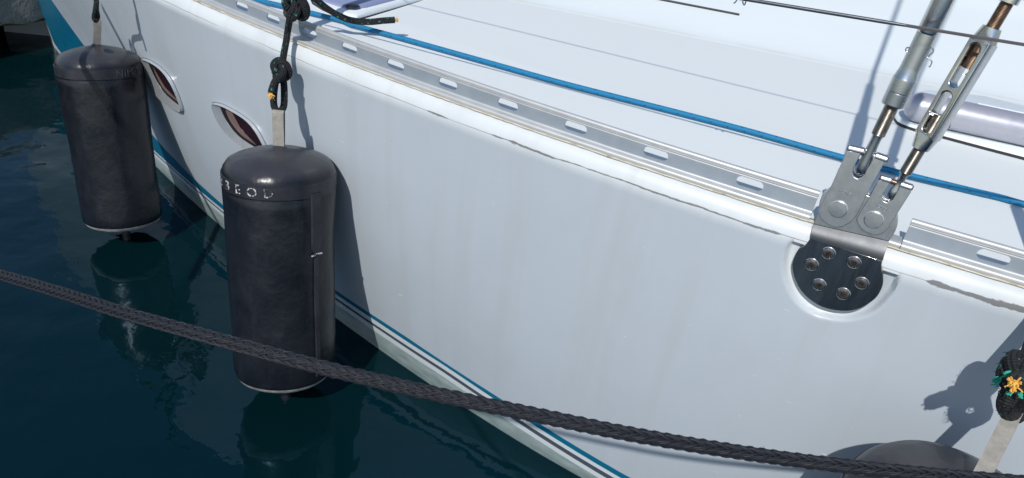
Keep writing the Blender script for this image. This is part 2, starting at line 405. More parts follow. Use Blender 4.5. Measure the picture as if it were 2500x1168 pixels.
def blue_mat():
    m, t, b = mat('blue_braid'); uvn = nd_(t, 'ShaderNodeUVMap'); sep = nd_(t, 'ShaderNodeSeparateXYZ'); t.links.new(uvn.outputs[0], sep.inputs[0])
    fr = math_(t, 'FRACT', math_(t, 'MULTIPLY_ADD', sep.outputs[1], 1/.036, math_(t, 'MULTIPLY', sep.outputs[0], 1.5)))
    a = math_(t, 'LESS_THAN', math_(t, 'ABSOLUTE', math_(t, 'SUBTRACT', fr, .35)), .05)
    u1 = math_(t, 'FRACT', math_(t, 'MULTIPLY', sep.outputs[0], 5.)); a = math_(t, 'MULTIPLY', a, math_(t, 'LESS_THAN', u1, .24))
    c = mix_(t, noise_(t, 150, 3), (.001, .145, .30), (.002, .18, .36)); c = mix_(t, a, c, (.004, .02, .06)); setc(t, b, c); setr(t, b, .7)
    bump_(t, noise_(t, 500, 2), .4, .001, b); return m
MT['blue'] = blue_mat()
def moor_mat():
    m, t, b = mat('grey_mooring_fibre'); uvn = nd_(t, 'ShaderNodeUVMap'); mp = nd_(t, 'ShaderNodeMapping'); mp.inputs['Scale'].default_value = (5, 12, 1)
    t.links.new(uvn.outputs[0], mp.inputs[0]); n = nd_(t, 'ShaderNodeTexNoise'); n.inputs['Scale'].default_value = 1; n.inputs['Detail'].default_value = 4
    t.links.new(mp.outputs[0], n.inputs['Vector'])
    c = mix_(t, noise_(t, 25, 4), (.007, .0085, .013), (.017, .0195, .028)); setc(t, b, c); setr(t, b, .55)
    mp2 = nd_(t, 'ShaderNodeMapping'); mp2.inputs['Scale'].default_value = (6, 20, 1); t.links.new(uvn.outputs[0], mp2.inputs[0])
    n2 = nd_(t, 'ShaderNodeTexNoise'); n2.inputs['Scale'].default_value = 1; t.links.new(mp2.outputs[0], n2.inputs['Vector'])
    sep = nd_(t, 'ShaderNodeSeparateXYZ'); t.links.new(uvn.outputs[0], sep.inputs[0])
    yl = math_(t, 'SINE', math_(t, 'MULTIPLY', math_(t, 'ADD', math_(t, 'MULTIPLY', sep.outputs[0], 7.), math_(t, 'MULTIPLY', sep.outputs[1], 45.)), 6.2832))
    bump_(t, math_(t, 'ADD', n2.outputs[0], math_(t, 'MULTIPLY', yl, .5)), .5, .0012, b); return m
MT['moor'] = moor_mat()
def wire_mat():
    m, t, b = mat('steel_wire'); uvn = nd_(t, 'ShaderNodeUVMap'); mp = nd_(t, 'ShaderNodeMapping'); mp.inputs['Rotation'].default_value = (0, 0, 0)
    sep = nd_(t, 'ShaderNodeSeparateXYZ'); t.links.new(uvn.outputs[0], sep.inputs[0])
    ph = math_(t, 'ADD', math_(t, 'MULTIPLY', sep.outputs[0], 7.), math_(t, 'MULTIPLY', sep.outputs[1], 300.))
    h_ = math_(t, 'SINE', math_(t, 'MULTIPLY', ph, 6.283)); setc(t, b, mix_(t, math_(t, 'MULTIPLY_ADD', h_, .5, .5), (.10, .085, .085), (.42, .39, .39)))
    b.inputs['Metallic'].default_value = .7; setr(t, b, .4); bump_(t, h_, .5, .001, b); return m
MT['wire'] = wire_mat()
def concrete_mat():
    m, t, b = mat('dock_concrete'); uvn = nd_(t, 'ShaderNodeUVMap'); sep = nd_(t, 'ShaderNodeSeparateXYZ'); t.links.new(uvn.outputs[0], sep.inputs[0])
    n = noise_(t, 14, 6, .7); n2 = noise_(t, 30, 5, .7, w=3.)
    c = mix_(t, n, (.20, .185, .165), (.34, .315, .28))
    al = math_(t, 'MULTIPLY', math_(t, 'SUBTRACT', math_(t, 'MULTIPLY_ADD', n2, .12, .11), sep.outputs[1]), 30., clamp=True)
    c = mix_(t, al, c, mix_(t, ramp_(t, n2, [(.38, 0.), (.58, 1.)]), (.045, .042, .022), (.20, .175, .09)))
    setc(t, b, c); setr(t, b, .9); bump_(t, n2, .8, .02, b); return m
MT['concrete'] = concrete_mat()
def water_mat():
    m, t, b = mat('harbour_water'); setc(t, b, (.0008, .0115, .0142)); setr(t, b, .015); b.inputs['IOR'].default_value = 1.48; b.inputs['Specular Tint'].default_value = (.22, .58, 1, 1)
    a = noise_(t, 2.2, 2, .5, stretch=(1, 1, 1)); c = noise_(t, 9, 2, .5, w=7.)
    hh = math_(t, 'ADD', math_(t, 'MULTIPLY', a, 1.), math_(t, 'MULTIPLY', c, .16)); hh = math_(t, 'ADD', hh, math_(t, 'MULTIPLY', noise_(t, 30, 2, .5, w=11.), .022)); bump_(t, hh, .19, .12, b); return m
MT['water'] = water_mat()

# ------------------------------------------------------------------ water and dock
def rect(name, x0, x1, y0, y1, z, m):
    return obj(name, [(x0, y0, z), (x1, y0, z), (x1, y1, z), (x0, y1, z)], [(0, 1, 2, 3)], m, loc=(0, 0, z), smooth=False)
tag(rect('water', -250, 250, -250, 250, 0, MT['water']), kind='structure')

def dock():
    a, b = at_z((0, 77), .13), at_z((86, 60), .13)
    dirx = unit((b-a)*[1, 1, 0]); back = np.array([-dirx[1], dirx[0], 0])
    if back[1] < 0: back = -back
    t = thing('floating_dock', a, 'weathered concrete dock edge with green algae beyond the bow, dark gap beneath', 'dock')
    x0, x1 = -5., 2.2; mb = MB(); top, bot, dep = .46, .13, 2.4
    n = 70; r = random.Random(3); v = []; uv = []
    rows = [(0.06, bot), (0, bot+.02), (0, bot+.12), (0, bot+.22), (0, top-.02), (.02, top), (dep, top), (dep, bot)]
    for i in range(n+1):
        x = x0+(x1-x0)*i/n
        for q, (d_, z_) in enumerate(rows):
            j = (r.random()-.5)*.02 if 0 < q < 5 else 0
            v.append(a*[1, 1, 0]+dirx*x+back*(d_+j)+UP*(z_+((r.random()-.5)*.025 if q < 2 else 0))); uv.append((x, z_))
    k = len(rows); f = [(i*k+q, i*k+(q+1) % k, (i+1)*k+(q+1) % k, (i+1)*k+q) for i in range(n) for q in range(k)]
    f += [list(range(k)), [n*k+q for q in range(k)][::-1]]
    mb.add(v, f, uv); mb.build('dock_slab', MT['concrete'], t)
    mf = MB()
    for x in (-4.2, -2.2, -.2, 1.4):
        c = a*[1, 1, 0]+dirx*x+back*1.45
        vs = [c+dirx*sx*.7+back*sy*.9+UP*z_ for z_ in (-.3, bot-.003) for sx, sy in ((-1, -1), (1, -1), (1, 1), (-1, 1))]
        mf.add(vs, [(0, 1, 2, 3)[::-1], (4, 5, 6, 7), (0, 1, 5, 4), (1, 2, 6, 5), (2, 3, 7, 6), (3, 0, 4, 7)])
    mf.build('float', MT['float_shade'], t, smooth=False)
dock()

# ------------------------------------------------------------------ the yacht
boat = thing('sailing_yacht', P(-1.6, 2.2, 0), 'white sailing yacht with pale grey topsides, teal waterline stripe and slotted alloy toe rail', 'yacht')
NC = 2.2                                             # stem plane
S_END = 2.6
def interp(s, xs, ys): return float(np.interp(s, xs, ys))
def z_blue_top(s): return interp(s, [-3.9, -3.36, -3.2, -2.92, -2.53, -2.19, -1.96, -1.77, -1.16, -.9, -.55, -.2, .4, 2.6], [.44, .385, .355, .315, .235, .182, .161, .155, .150, .150, .132, .100, .082, .08])
def z_blue_bot(s): return interp(s, [-4.2, -3.66, -3.0, -2.31, -1.93, -1.78, -.99, -.74, -.57, -.23, .4, 2.6], [.03, .035, .06, .097, .118, .125, .133, .130, .116, .083, .064, .062])
def z_grey_top(s): return z_blue_bot(s) - interp(s, [-3.6, -2, -1, 0], [.004, .012, .019, .0125])
def z_grey_bot(s): return z_grey_top(s) - interp(s, [-3.6, -2, -1, 0], [.003, .008, .0125, .019])
def z_white_bot(s): return z_grey_bot(s) - interp(s, [-3.6, -2, -1, 0], [.012, .02, .021, .016])

# recess moulded round the chainplate, as an outline on the hull
S_CH = float(at_n((2060, 600), -.02)@AX)
rec_px = [(1960, 566), (1925, 597), (1914, 643), (1921, 689), (1946, 735), (1989, 766), (2043, 778), (2089, 776), (2135, 758), (2177, 716), (2193, 677), (2185, 647), (2168, 622)]
REC = np.array([(q@AX, q[2]) for q in (at_n(p, -.018) for p in rec_px)])
REC = np.array(round_poly(REC, 5))
def sd_poly(x, y, poly):
    a = poly; b = np.roll(poly, -1, 0); p = np.array([x, y]); e = b-a; wv = p-a
    t = np.clip((wv*e).sum(1)/np.maximum((e*e).sum(1), 1e-12), 0, 1); d = np.sqrt(((wv-e*t[:, None])**2).sum(1).min())
    c = ((a[:, 1] <= y) & (b[:, 1] > y) & (e[:, 0]*wv[:, 1] > e[:, 1]*wv[:, 0])) | ((a[:, 1] > y) & (b[:, 1] <= y) & (e[:, 0]*wv[:, 1] < e[:, 1]*wv[:, 0]))
    ins = False
    x_int = a[:, 0] + (y-a[:, 1])/np.where(abs(e[:, 1]) < 1e-12, 1e-12, e[:, 1])*e[:, 0]
    ins = (((a[:, 1] > y) != (b[:, 1] > y)) & (x < x_int)).sum() % 2 == 1
    return -d if ins else d
def build_hull():
    fr = [0, .1, .2, .3, .4, .5, .58, .66]                                  # bow to midships, as fractions; then metres
    def s_stem(z):
        lo, hi = -5.2, -1.0
        for _ in range(40):
            m = (lo+hi)/2
            if hull_n(m, z) > NC: lo = m
            else: hi = m
        return lo
    ss = list(np.linspace(0, 1, 60))                                        # 0 stem .. 1 at s=-.35
    S1 = S_CH-.13; S2 = S_CH+.15
    fine = list(np.linspace(S1, S2, 75)); aft = [S2+.05, S2+.12, S2+.25, .6, .9, 1.3, 1.7, 2.1, S_END]
    n_s = len(ss)+len(fine)+len(aft)
    zs_fix = [-.35, -.15, 0.]
    def zrows(s, col_s):
        def fx(fn):
            z = fn(s)
            for _ in range(14): z = .5*z+.5*fn(col_s(z))
            return z
        b, g1, g2, w0, bt = fx(z_blue_bot), fx(z_grey_top), fx(z_grey_bot), fx(z_white_bot), fx(z_blue_top)
        w0 = max(w0, .004); r = [-.35, -.12, -.004, w0, g2, g1, b, bt]
        lo = bt; hi1 = H-.27
        r += list(lo+(hi1-lo)*np.linspace(0, 1, 12)[1:])
        r += list(np.linspace(hi1, H-.045, 58)[1:])
        return r
    nz = len(zrows(0, lambda z: 0.)); prof = []                                           # then the gunwale roll, as (n offset from nd, z)
    for k in range(1, 9):
        an = math.pi/2*k/8; prof.append((-.018+.024*(1-math.cos(an))*1.0, H-.045+.041*math.sin(an)))
    prof.append((.03, H-.0035))
    v, uv, rec = [], [], {}
    for i in range(n_s):
        def col_s(z):
            if i < len(ss): st = s_stem(min(max(z, -.35), H-.045)); return st+(S1-.004-st)*ss[i]**.9
            if i < len(ss)+len(fine): return fine[i-len(ss)]
            return aft[i-len(ss)-len(fine)]
        sm = col_s(.1); zr = zrows(sm, col_s)
        for z in zr:
            s = col_s(z); n = hull_n(s, z) if z >= 0 else nw(s)+(-z)*.9
            if i == 0: n = NC
            if abs(s-S_CH) < .2 and z > .5:
                d = sd_poly(s, z, REC); q = np.clip((.002-d)/.008, 0, 1); n += .013*q*q*(3-2*q); rec[len(v)] = q*np.clip(.62-9*((s-S_CH)*.75+(z-(H-.105))*.75), 0, 1)  # whiteness fades to the upper right, leaving that side painted as shaded
            v.append(P(s, n, z)); uv.append((s, z))
        for dn, z in prof:
            s = col_s(H-.045); n = nd(s)+dn
            if i == 0: n = max(n, NC-.002)
            v.append(P(s, n, z)); uv.append((s, z))
    R = nz+len(prof); f, mi = [], []
    for i in range(n_s-1):
        for j in range(R-1):
            f.append((i*R+j, (i+1)*R+j, (i+1)*R+j+1, i*R+j+1))
            mi.append({0: 4, 1: 4, 2: 4, 3: 3, 4: 2, 5: 3, 6: 1}.get(j, 0))
            if j == 3: mi[-1] = 3
            if i < 1 and j < 8: mi[-1] = 3                                     # pale strip along the stem
    # far side and stern, plain
    k = len(v)
    far = [(-4.2, NC+.02), (-3.4, 2.75), (-2.4, 3.3), (-1.2, 3.75), (0, 3.9), (1.4, 3.85), (S_END, 3.7)]
    for s, n in far:
        v += [P(s, n-.12, -.35), P(s, n, H-.04)]; uv += [(s, 0.3), (s, .5)]
    for i in range(len(far)-1):
        f.append((k+2*i, k+2*i+1, k+2*i+3, k+2*i+2)); mi.append(0)
    last = (n_s-1)*R
    f.append((last, last+R-1, k+2*len(far)-1, k+2*len(far)-2)); mi.append(0)
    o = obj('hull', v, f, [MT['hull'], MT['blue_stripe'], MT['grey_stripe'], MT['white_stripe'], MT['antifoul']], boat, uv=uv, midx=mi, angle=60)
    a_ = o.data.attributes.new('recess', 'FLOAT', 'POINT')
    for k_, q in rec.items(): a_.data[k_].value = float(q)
build_hull()

# deck: from the rail inboard to the coachroof
def n_coach(s): return 2.285 + .23*(s+.1) + .02*min(0, s+1.2)**2      # foot of the coachroof
def far_n(s): return interp(s, [-4.2, -3.4, -2.4, -1.2, 0, 1.4, 2.6], [NC+.02, 2.75, 3.3, 3.75, 3.9, 3.85, 3.7])
def deck_z(n, s): return H + .010*np.clip(n-nd(s)-.05, 0, 2)
def build_deck():
    sv = np.linspace(-4.0, S_END, 90); v, uv, f = [], [], []; K = 26
    for s in sv:
        a = nd(s)+.012; b = max(far_n(s), a+.02)
        for j in range(K+1):
            n = a+(b-a)*(j/K)**1.4; v.append(P(s, n, deck_z(n, s)-.0005)); uv.append((s, n-nd(s)))
    for i in range(len(sv)-1):
        for j in range(K): f.append((i*(K+1)+j, (i+1)*(K+1)+j, (i+1)*(K+1)+j+1, i*(K+1)+j+1))
    obj('deck', v, f, MT['deck'], boat, uv=uv)
build_deck()
def build_coach():
    sv = np.linspace(-2.3, S_END, 60); v, uv, f, mi = [], [], [], []
    prof = [(-.02, -.004), (0, .0004), (.02, .0025), (.06, .010), (.15, .034), (.3, .070), (.5, .118), (.62, .147), (.66, .163), (.72, .172), (1.0, .18), (1.4, .17), (1.5, -.01)]
    for s in sv:
        q = np.clip((s+2.3)/1.2, .02, 1)
        for d, z in prof:
            n = n_coach(s)+d*min(1, .3+q); v.append(P(s, n, deck_z(n, s)+max(z*q, -.004))); uv.append((s, d))
    R = len(prof)
    for i in range(len(sv)-1):
        for j in range(R-1): f.append((i*R+j, (i+1)*R+j, (i+1)*R+j+1, i*R+j+1)); mi.append(1 if j >= 7 else 0)
    obj('coachroof', v, f, [MT['coach'], MT['deck_white']], boat, uv=uv, midx=mi, angle=50)
build_coach()

# toe rail: slotted web, bead on top, foot below
SLOTS = [-1.552-.121*k for k in (8, 7, 6, 5, 4, 3, 2, 1)] + [-1.552, -1.436, -1.318, -1.191, -1.065, -.930, -.790, -.644, -.493, -.331, -.159, .222, .40, .58, .76, .94, 1.12]
def toe_rail(s0, s1):
    hgt = .0465; mb = MB()
    lean = lambda z: .012 + .10*z
    def place(s, dn, z): return P(s, nd(s)+dn, H+z)
    th = .0032; cuts = [s0]; inn = [c for c in SLOTS if s0+.03 < c < s1-.03]
    for c, c2 in zip(inn, inn[1:]): cuts.append((c+c2)/2)
    cuts.append(s1)
    for c, a, b in zip(inn, cuts, cuts[1:]):
        pa = [a, c-.034, c, c+.034, b]
        if a < c-.12: pa = list(np.linspace(a, c-.034, 6))+pa[2:]
        if b > c+.12: pa = pa[:-1]+list(np.linspace(c+.034, b, 6))[1:]
        for u0, u1, hole in [(pa[k], pa[k+1], False) for k in range(len(pa)-1) if not (c-.035 < pa[k] < c+.033)]+[(c-.034, c+.034, True)]:
            hl = .0235; r = .0085; zc = .0260; hs = []
            if hole: hs = [[(c+hl-r+r*math.cos(q), zc+r*math.sin(q)) for q in np.linspace(-math.pi/2, math.pi/2, 9)] + [(c-hl+r+r*math.cos(q), zc+r*math.sin(q)) for q in np.linspace(math.pi/2, 1.5*math.pi, 9)]]
            vv, ff = curve_mesh([(u0, .008), (u1, .008), (u1, hgt-.004), (u0, hgt-.004)], hs, th, 0, 0)
            mb.add([place(x, lean(y)-c_, y) for x, y, c_ in vv], ff, [(x, y) for x, y, c_ in vv])
    def sweep(prof, ends=True):
        sx = np.linspace(s0, s1, max(8, int((s1-s0)/.03))); R = len(prof); v, uv, f = [], [], []
        for s in sx:
            for dn, z in prof: v.append(place(s, dn, z)); uv.append((s, z))
        for i in range(len(sx)-1):
            for j in range(R): f.append((i*R+j, (i+1)*R+j, (i+1)*R+(j+1) % R, i*R+(j+1) % R))
        f.append(list(range(R))); f.append([(len(sx)-1)*R+j for j in range(R)][::-1]); mb.add(v, f, uv)
    # bead: rounded head with two grooves on its outer face
    hd = []
    for a in np.linspace(-.15, math.pi, 9): hd.append((.0185+.0052*math.cos(a)*1.0, hgt-.003+.0052*math.sin(a)))
    hd = [(.0185-.0052, hgt-.010), (.0185-.0040, hgt-.0088), (.0185-.0052, hgt-.0076), (.0185-.0052, hgt-.0064), (.0185-.0040, hgt-.0054), (.0185-.0052, hgt-.0046)] + hd[::-1] + [(.0185+.005, hgt-.010)]
    sweep(hd)
    ft = [(.001, -.004), (-.0004, 0), (-.0008, .004), (.0002, .0068), (.0028, .0086), (.006, .0092), (.0085, .0096), (.0100, .0118), (.0118, .0118), (.0128, .0100), (.030, .0085), (.038, .0045), (.038, -.003)]
    sweep(ft)
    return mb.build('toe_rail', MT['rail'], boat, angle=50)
SG0 = float(at_n((1990, 500), .012)@AX); SG1 = float(at_n((2217, 560), .012)@AX)
toe_rail(-3.95, SG0); toe_rail(SG1, 2.4)
for c_ in SLOTS[8:]:
    if c_ > -1.0:
        q_ = P(c_+.006, nd(c_)+.0265, H+.0093); m_ = MB(); m_.add(*lathe(q_, UP, [(0, .0048), (.0012, .0046), (.0020, .0030), (.0016, .0014)], 16)); m_.build('rail_screw', MT['seal'], boat)
def foot_run():                                       # low foot strip that continues past the gap at the shrouds
    mb = MB(); ft = [(.001, -.004), (-.0004, 0), (-.0008, .004), (.0002, .0068), (.0028, .0086), (.006, .0092), (.010, .0100), (.030, .0082), (.036, -.003)]
    sx = np.linspace(SG0+.012, SG1-.001, 6); R = len(ft); v = [P(s, nd(s)+dn, H+z) for s in sx for dn, z in ft]; uv = [(s, z) for s in sx for dn, z in ft]
    f = [(i*R+j, (i+1)*R+j, (i+1)*R+(j+1) % R, i*R+(j+1) % R) for i in range(5) for j in range(R)] + [list(range(R)), [5*R+j for j in range(R)][::-1]]
    mb.add(v, f, uv); mb.build('rail_foot', MT['rail'], boat, angle=50)
foot_run()
def sealant():
    mb = MB(); r = random.Random(5); ss = np.arange(-3.9, 2.4, .012)
    pts = [P(s, nd(s)-.0008+r.uniform(-.0006, .0006), H-.0015+r.uniform(-.0005, .0004)) for s in ss]
    mb.add(*tube(pts, [.0012+r.uniform(-.0004, .0004) for _ in ss], 8)); mb.build('sealant_bead', MT['caulk'], boat)
sealant()

# ------------------------------------------------------------------ portlights in the topsides
def portlight(outer_px, inner_px, pane_px, label):
    def ring(px_, n=8): return [np.array(q) for q in round_poly(px_, n)]
    c = np.mean([at_hull(p) for p in outer_px], axis=0)
    e = .004; hs = c@AX; g = np.array([hull_n(hs+e, c[2])-hull_n(hs-e, c[2]), hull_n(hs, c[2]+e)-hull_n(hs, c[2]-e)])/(2*e)
    nrm = -unit(NX - AX*g[0] - UP*g[1])               # outward
    def lay(px_, off): return [at_hull(p, 0.)+nrm*off for p in px_]
    ctr_ = np.mean(outer_px, axis=0); inner_px = [tuple(ctr_+(np.array(q)-ctr_)*1.12+np.array([2., -1.])) for q in inner_px]; pane_px = [tuple(ctr_+(np.array(q)-ctr_)*1.14+np.array([3., -1.5])) for q in pane_px]
    O, I = ring(outer_px), ring(inner_px); n = len(O)
    top = [tuple(o*(1-.16)+i_*.16) for o, i_ in zip(O, I)]
    loops = [lay(O, -.002), lay(O, .004), lay(top, .010), lay(top, .010), lay(I, .002), lay(I, -.001)]
    v = [q for L in loops for q in L]; f = [(a*n+k, a*n+(k+1) % n, (a+1)*n+(k+1) % n, (a+1)*n+k) for a in range(5) for k in range(n)]
    p = thing('portlight', c, None, None); p.parent = boat; p.location = Vector(c)-boat.location
    fr = obj('frame', v, f, MT['steel_frame'], p, angle=35); fr.data.flip_normals()
    pane = ring(pane_px); m_ = len(pane)
    so = lay([tuple(ctr_+(o-ctr_)*1.035) for o in O], .0012); si = lay([tuple(ctr_+(o-ctr_)*.97) for o in O], .0016); obj('sealant', so+si, [(k, (k+1) % n, n+(k+1) % n, n+k) for k in range(n)], MT['sealant_grey'], p)
    gk = lay(I, .0012); vv = gk+[np.mean(gk, axis=0)]; obj('gasket', vv, [(k, (k+1) % n, n) for k in range(n)], MT['gasket'], p)
    pv = lay(pane, .0022); vv = pv+[np.mean(pv, axis=0)]; obj('pane', vv, [(k, (k+1) % m_, m_) for k in range(m_)], [MT['glass']], p)
    ctr = np.mean(pane, axis=0)
    lw = [q if (q-ctr)@np.array([-.8, .6]) > 0 else ctr+(q-ctr)*.12+np.array([-6, 4.]) for q in pane]
    bv = lay(lw, .0030); vv = bv+[np.mean(bv, axis=0)]; obj('reveal', vv, [(k, (k+1) % m_, m_) for k in range(m_)], [MT['reveal']], p)  # brown face and black ring paint the depth of the window reveal
    return p
MT['steel_frame'] = simple('steel_frame', (.62, .64, .66), .25, .6, var=.06, scale=30)
p1 = portlight([(347, 146), (366, 147), (398, 168), (424, 203), (446, 258), (446, 273), (428, 266), (398, 246), (375, 218), (355, 180)],
          [(366, 161), (374, 162), (397, 177), (417, 205), (436, 246), (437, 255), (426, 249), (402, 228), (387, 207), (373, 180)],
          [(376, 168), (382, 170), (398, 181), (416, 208), (432, 240), (432, 246), (424, 241), (405, 225), (392, 207), (381, 184)], None)
p2 = portlight([(521, 256), (534, 252), (562, 263), (604, 289), (630, 318), (653, 362), (648, 376), (612, 368), (566, 334), (536, 297)],
          [(543, 270), (552, 270), (574, 281), (603, 298), (624, 323), (641, 355), (638, 363), (614, 353), (580, 329), (556, 299)],
          [(555, 276), (561, 277), (578, 286), (602, 302), (621, 326), (635, 351), (632, 356), (616, 347), (588, 328), (566, 301)], None)

# ------------------------------------------------------------------ chainplate and screws
SHV = unit(np.array(AX*.075 + NX*.07 + UP))           # direction of the shrouds
fu = AX.copy(); fu = unit(fu - SHV*(fu@SHV)); fv = SHV; fn = np.cross(fu, fv)   # fn points outboard
if fn@NX > 0: fn = -fn; 
def chainplate():
    c = thing('chainplate', at_n((2060, 600), -.02), None, None); c.parent = boat; c.location = c.location-boat.location
    mb = MB()
    o = at_n((2060, 660), -.0225); ou = AX; ov = UP; 
    low = [(1979, 581), (1973, 590), (1965, 599), (1951, 607), (1941, 624), (1934, 647), (1939, 677), (1954, 708), (1981, 735), (2016, 753), (2062, 760), (2100, 753), (2135, 731), (2151, 708), (2156, 689), (2155, 670), (2152, 650), (2154, 638)]
    front = -.0245
    on = np.cross(ou, ov)                              # outboard
    if on@NX > 0: on = -on
    oo = P(S_CH, nd(S_CH)+front, H-.07)
    plate(mb, soft(low, [0, len(low)-1], 6, 70), oo, ou, ov, .008, .0009)
    # bend: swept fillet between the lower plate and the leaning tab
    zl = [at_plane(p, oo, NX) for p in ((1978, 583), (2154.5, 638))]
    to = P(S_CH, nd(S_CH)-.012, H+.02)                # tab front plane passes here
    tab = [(1986, 548), (1997, 520), (2003, 487), (2022, 462), (2060, 452), (2110, 474), (2150, 494), (2184, 512), (2192, 535), (2187, 562), (2170, 590)]
    nrm = np.cross(fu, fv)
    tl = [at_plane(p, to, nrm) for p in ((1986, 548), (2170, 590))]
    v = []; K = 8
    for k in range(K+1):
        t = k/K; 
        for a, b, sgn in ((zl[0], tl[0], 0), (zl[1], tl[1], 1)):
            q = a*(1-t)+b*t; q = q - NX*.0042*math.sin(math.pi*t); v.append(q)
    m0 = len(v); v += [q+NX*.009 for q in v]; f = []
    for k in range(K):
        f += [(2*k, 2*k+1, 2*k+3, 2*k+2), (m0+2*k, m0+2*k+2, m0+2*k+3, m0+2*k+1), (2*k, 2*k+2, m0+2*k+2, m0+2*k), (2*k+1, m0+2*k+1, m0+2*k+3, 2*k+3)]
    plate(mb, soft(tab, [0, len(tab)-1], 6, 70), to, fu, fv, .010, .0012, m=1)
    k0 = len(mb.f); mb.add(v, f, m=2)
    mb.build('plate', [MT['steel_mirror'], MT['steel_brushed'], MT['steel_dull']], c, angle=35)
    for p in [(2022.6, 619), (2085, 641.7), (1981, 646.7), (1999.5, 696), (2103.5, 692), (2058.4, 718)]:
        q = at_plane(p, oo, on); r = px(q, 17.5); ms = MB()
        ms.add(*lathe(q-on*.0005, on, [(0, r*1.02), (.0012, r*1.0), (.0018, r*.90), (.0016, r*.80), (.0027, r*.72), (.0031, r*.52), (.0031, r*.44)], 28))
        ang = random.random(); hexr = [(0.0032, r*.44), (.0032, r*.36), (.0012, r*.34)]
        ms.add(*lathe(q-on*.0005, on, [(.0031, r*.46), (.0034, r*.43), (.0034, r*.37), (.0022, r*.34)], 6, ref=AX*math.cos(ang)+UP*math.sin(ang)), m=1)
        ms.build('screw', [MT['screw_steel'], MT['socket']], c, angle=30)
    return to, nrm
TAB_O, TAB_N = chainplate()

# ------------------------------------------------------------------ rigging screws
def on_axis(p, o): return at_plane(p, o, TAB_N)
def toggle(parent, outline, kn, disc, disc_r, txt, txt_p, pin_mat, th=.005, roll_r=10.5, gapn=.012):
    o = TAB_O - TAB_N*0; nrm = TAB_N if TAB_N@NX < 0 else -TAB_N
    fr = o + nrm*.0062
    outline = soft(outline, [0, 18, 19, 25] if len(outline) == 26 else [0, 10, 11, 12, 21])
    mb = MB(); plate(mb, outline, fr, fu, fv, th, .0009)
    # rolled knuckles at the head of the strap
    for a, b in kn:
        qa, qb = at_plane(a, fr, nrm), at_plane(b, fr, nrm); r = px(qa, roll_r)
        ca, cb = qa-nrm*(r-.0006), qb-nrm*(r-.0006)
        ax = unit(cb-ca); L = np.linalg.norm(cb-ca)
        mb.add(*lathe(ca, ax, [(-.0002, r-.0012), (.0010, r), (L-.0010, r), (L+.0002, r-.0012)], 24))
    # rear strap, the same outline behind the tab
    back = [o-nrm*.0165 + (at_plane(p, fr, nrm)-fr) for p in outline]
    loc2 = [((q-(o-nrm*.0165))@fu, (q-(o-nrm*.0165))@fv) for q in back]; vv, ff = curve_mesh(loc2, [], th, .0012)
    mb.add([o-nrm*.0165+fu*a+fv*b+nrm*(c-th/2) for a, b, c in vv], ff)
    tg = mb.build('toggle', MT['steel_brushed'], parent, angle=35)
    q = at_plane(disc, fr, nrm); r = px(q, disc_r); mp = MB()
    mp.add(*lathe(q-nrm*.024, nrm, [(0, r*.8), (.0235, r*.8), (.0237, r*1.06), (.0243, r*1.06), (.0245, r*1.0), (.0272, r*.99), (.0280, r*.93), (.0282, r*.5), (.0282, .0005)], 40)); mp.build('clevis_pin', MT['steel_brushed'], parent, angle=30)
    tq = at_plane(txt_p, fr, nrm); vv, ff = text_mesh(txt, px(tq, 10.5), .0005)
    ta = rad(-4); uu = fu*math.cos(ta)+fv*math.sin(ta); vv_ = -fu*math.sin(ta)+fv*math.cos(ta)
    obj('lettering', [tq+uu*a+vv_*b+nrm*(c+.0002) for a, b, c in vv], ff, MT['steel'], tg, smooth=False)
    qa, qb = at_plane(kn[0][1], fr, nrm), at_plane(kn[1][0], fr, nrm); r = px(qa, roll_r)
    off = -nrm*r
    a, b = at_plane(kn[0][0], fr, nrm)+off, at_plane(kn[1][1], fr, nrm)+off; ax = unit(b-a); L = np.linalg.norm(b-a); mc = MB()
    mc.add(*lathe(a, ax, [(-.0016, r*.62), (-.0008, r*.70), (L+.0008, r*.70), (L+.0016, r*.62)], 24)); mc.build('eye_pin', pin_mat, parent)
    return (qa+qb)/2+off, fr
def thread_prof(t0, t1, r, pitch):
    out = []; t = t0
    while t < t1-pitch: out += [(t, r*.90), (t+pitch*.3, r), (t+pitch*.55, r), (t+pitch*.85, r*.90)]; t += pitch
    out.append((t1, r*.9)); return out

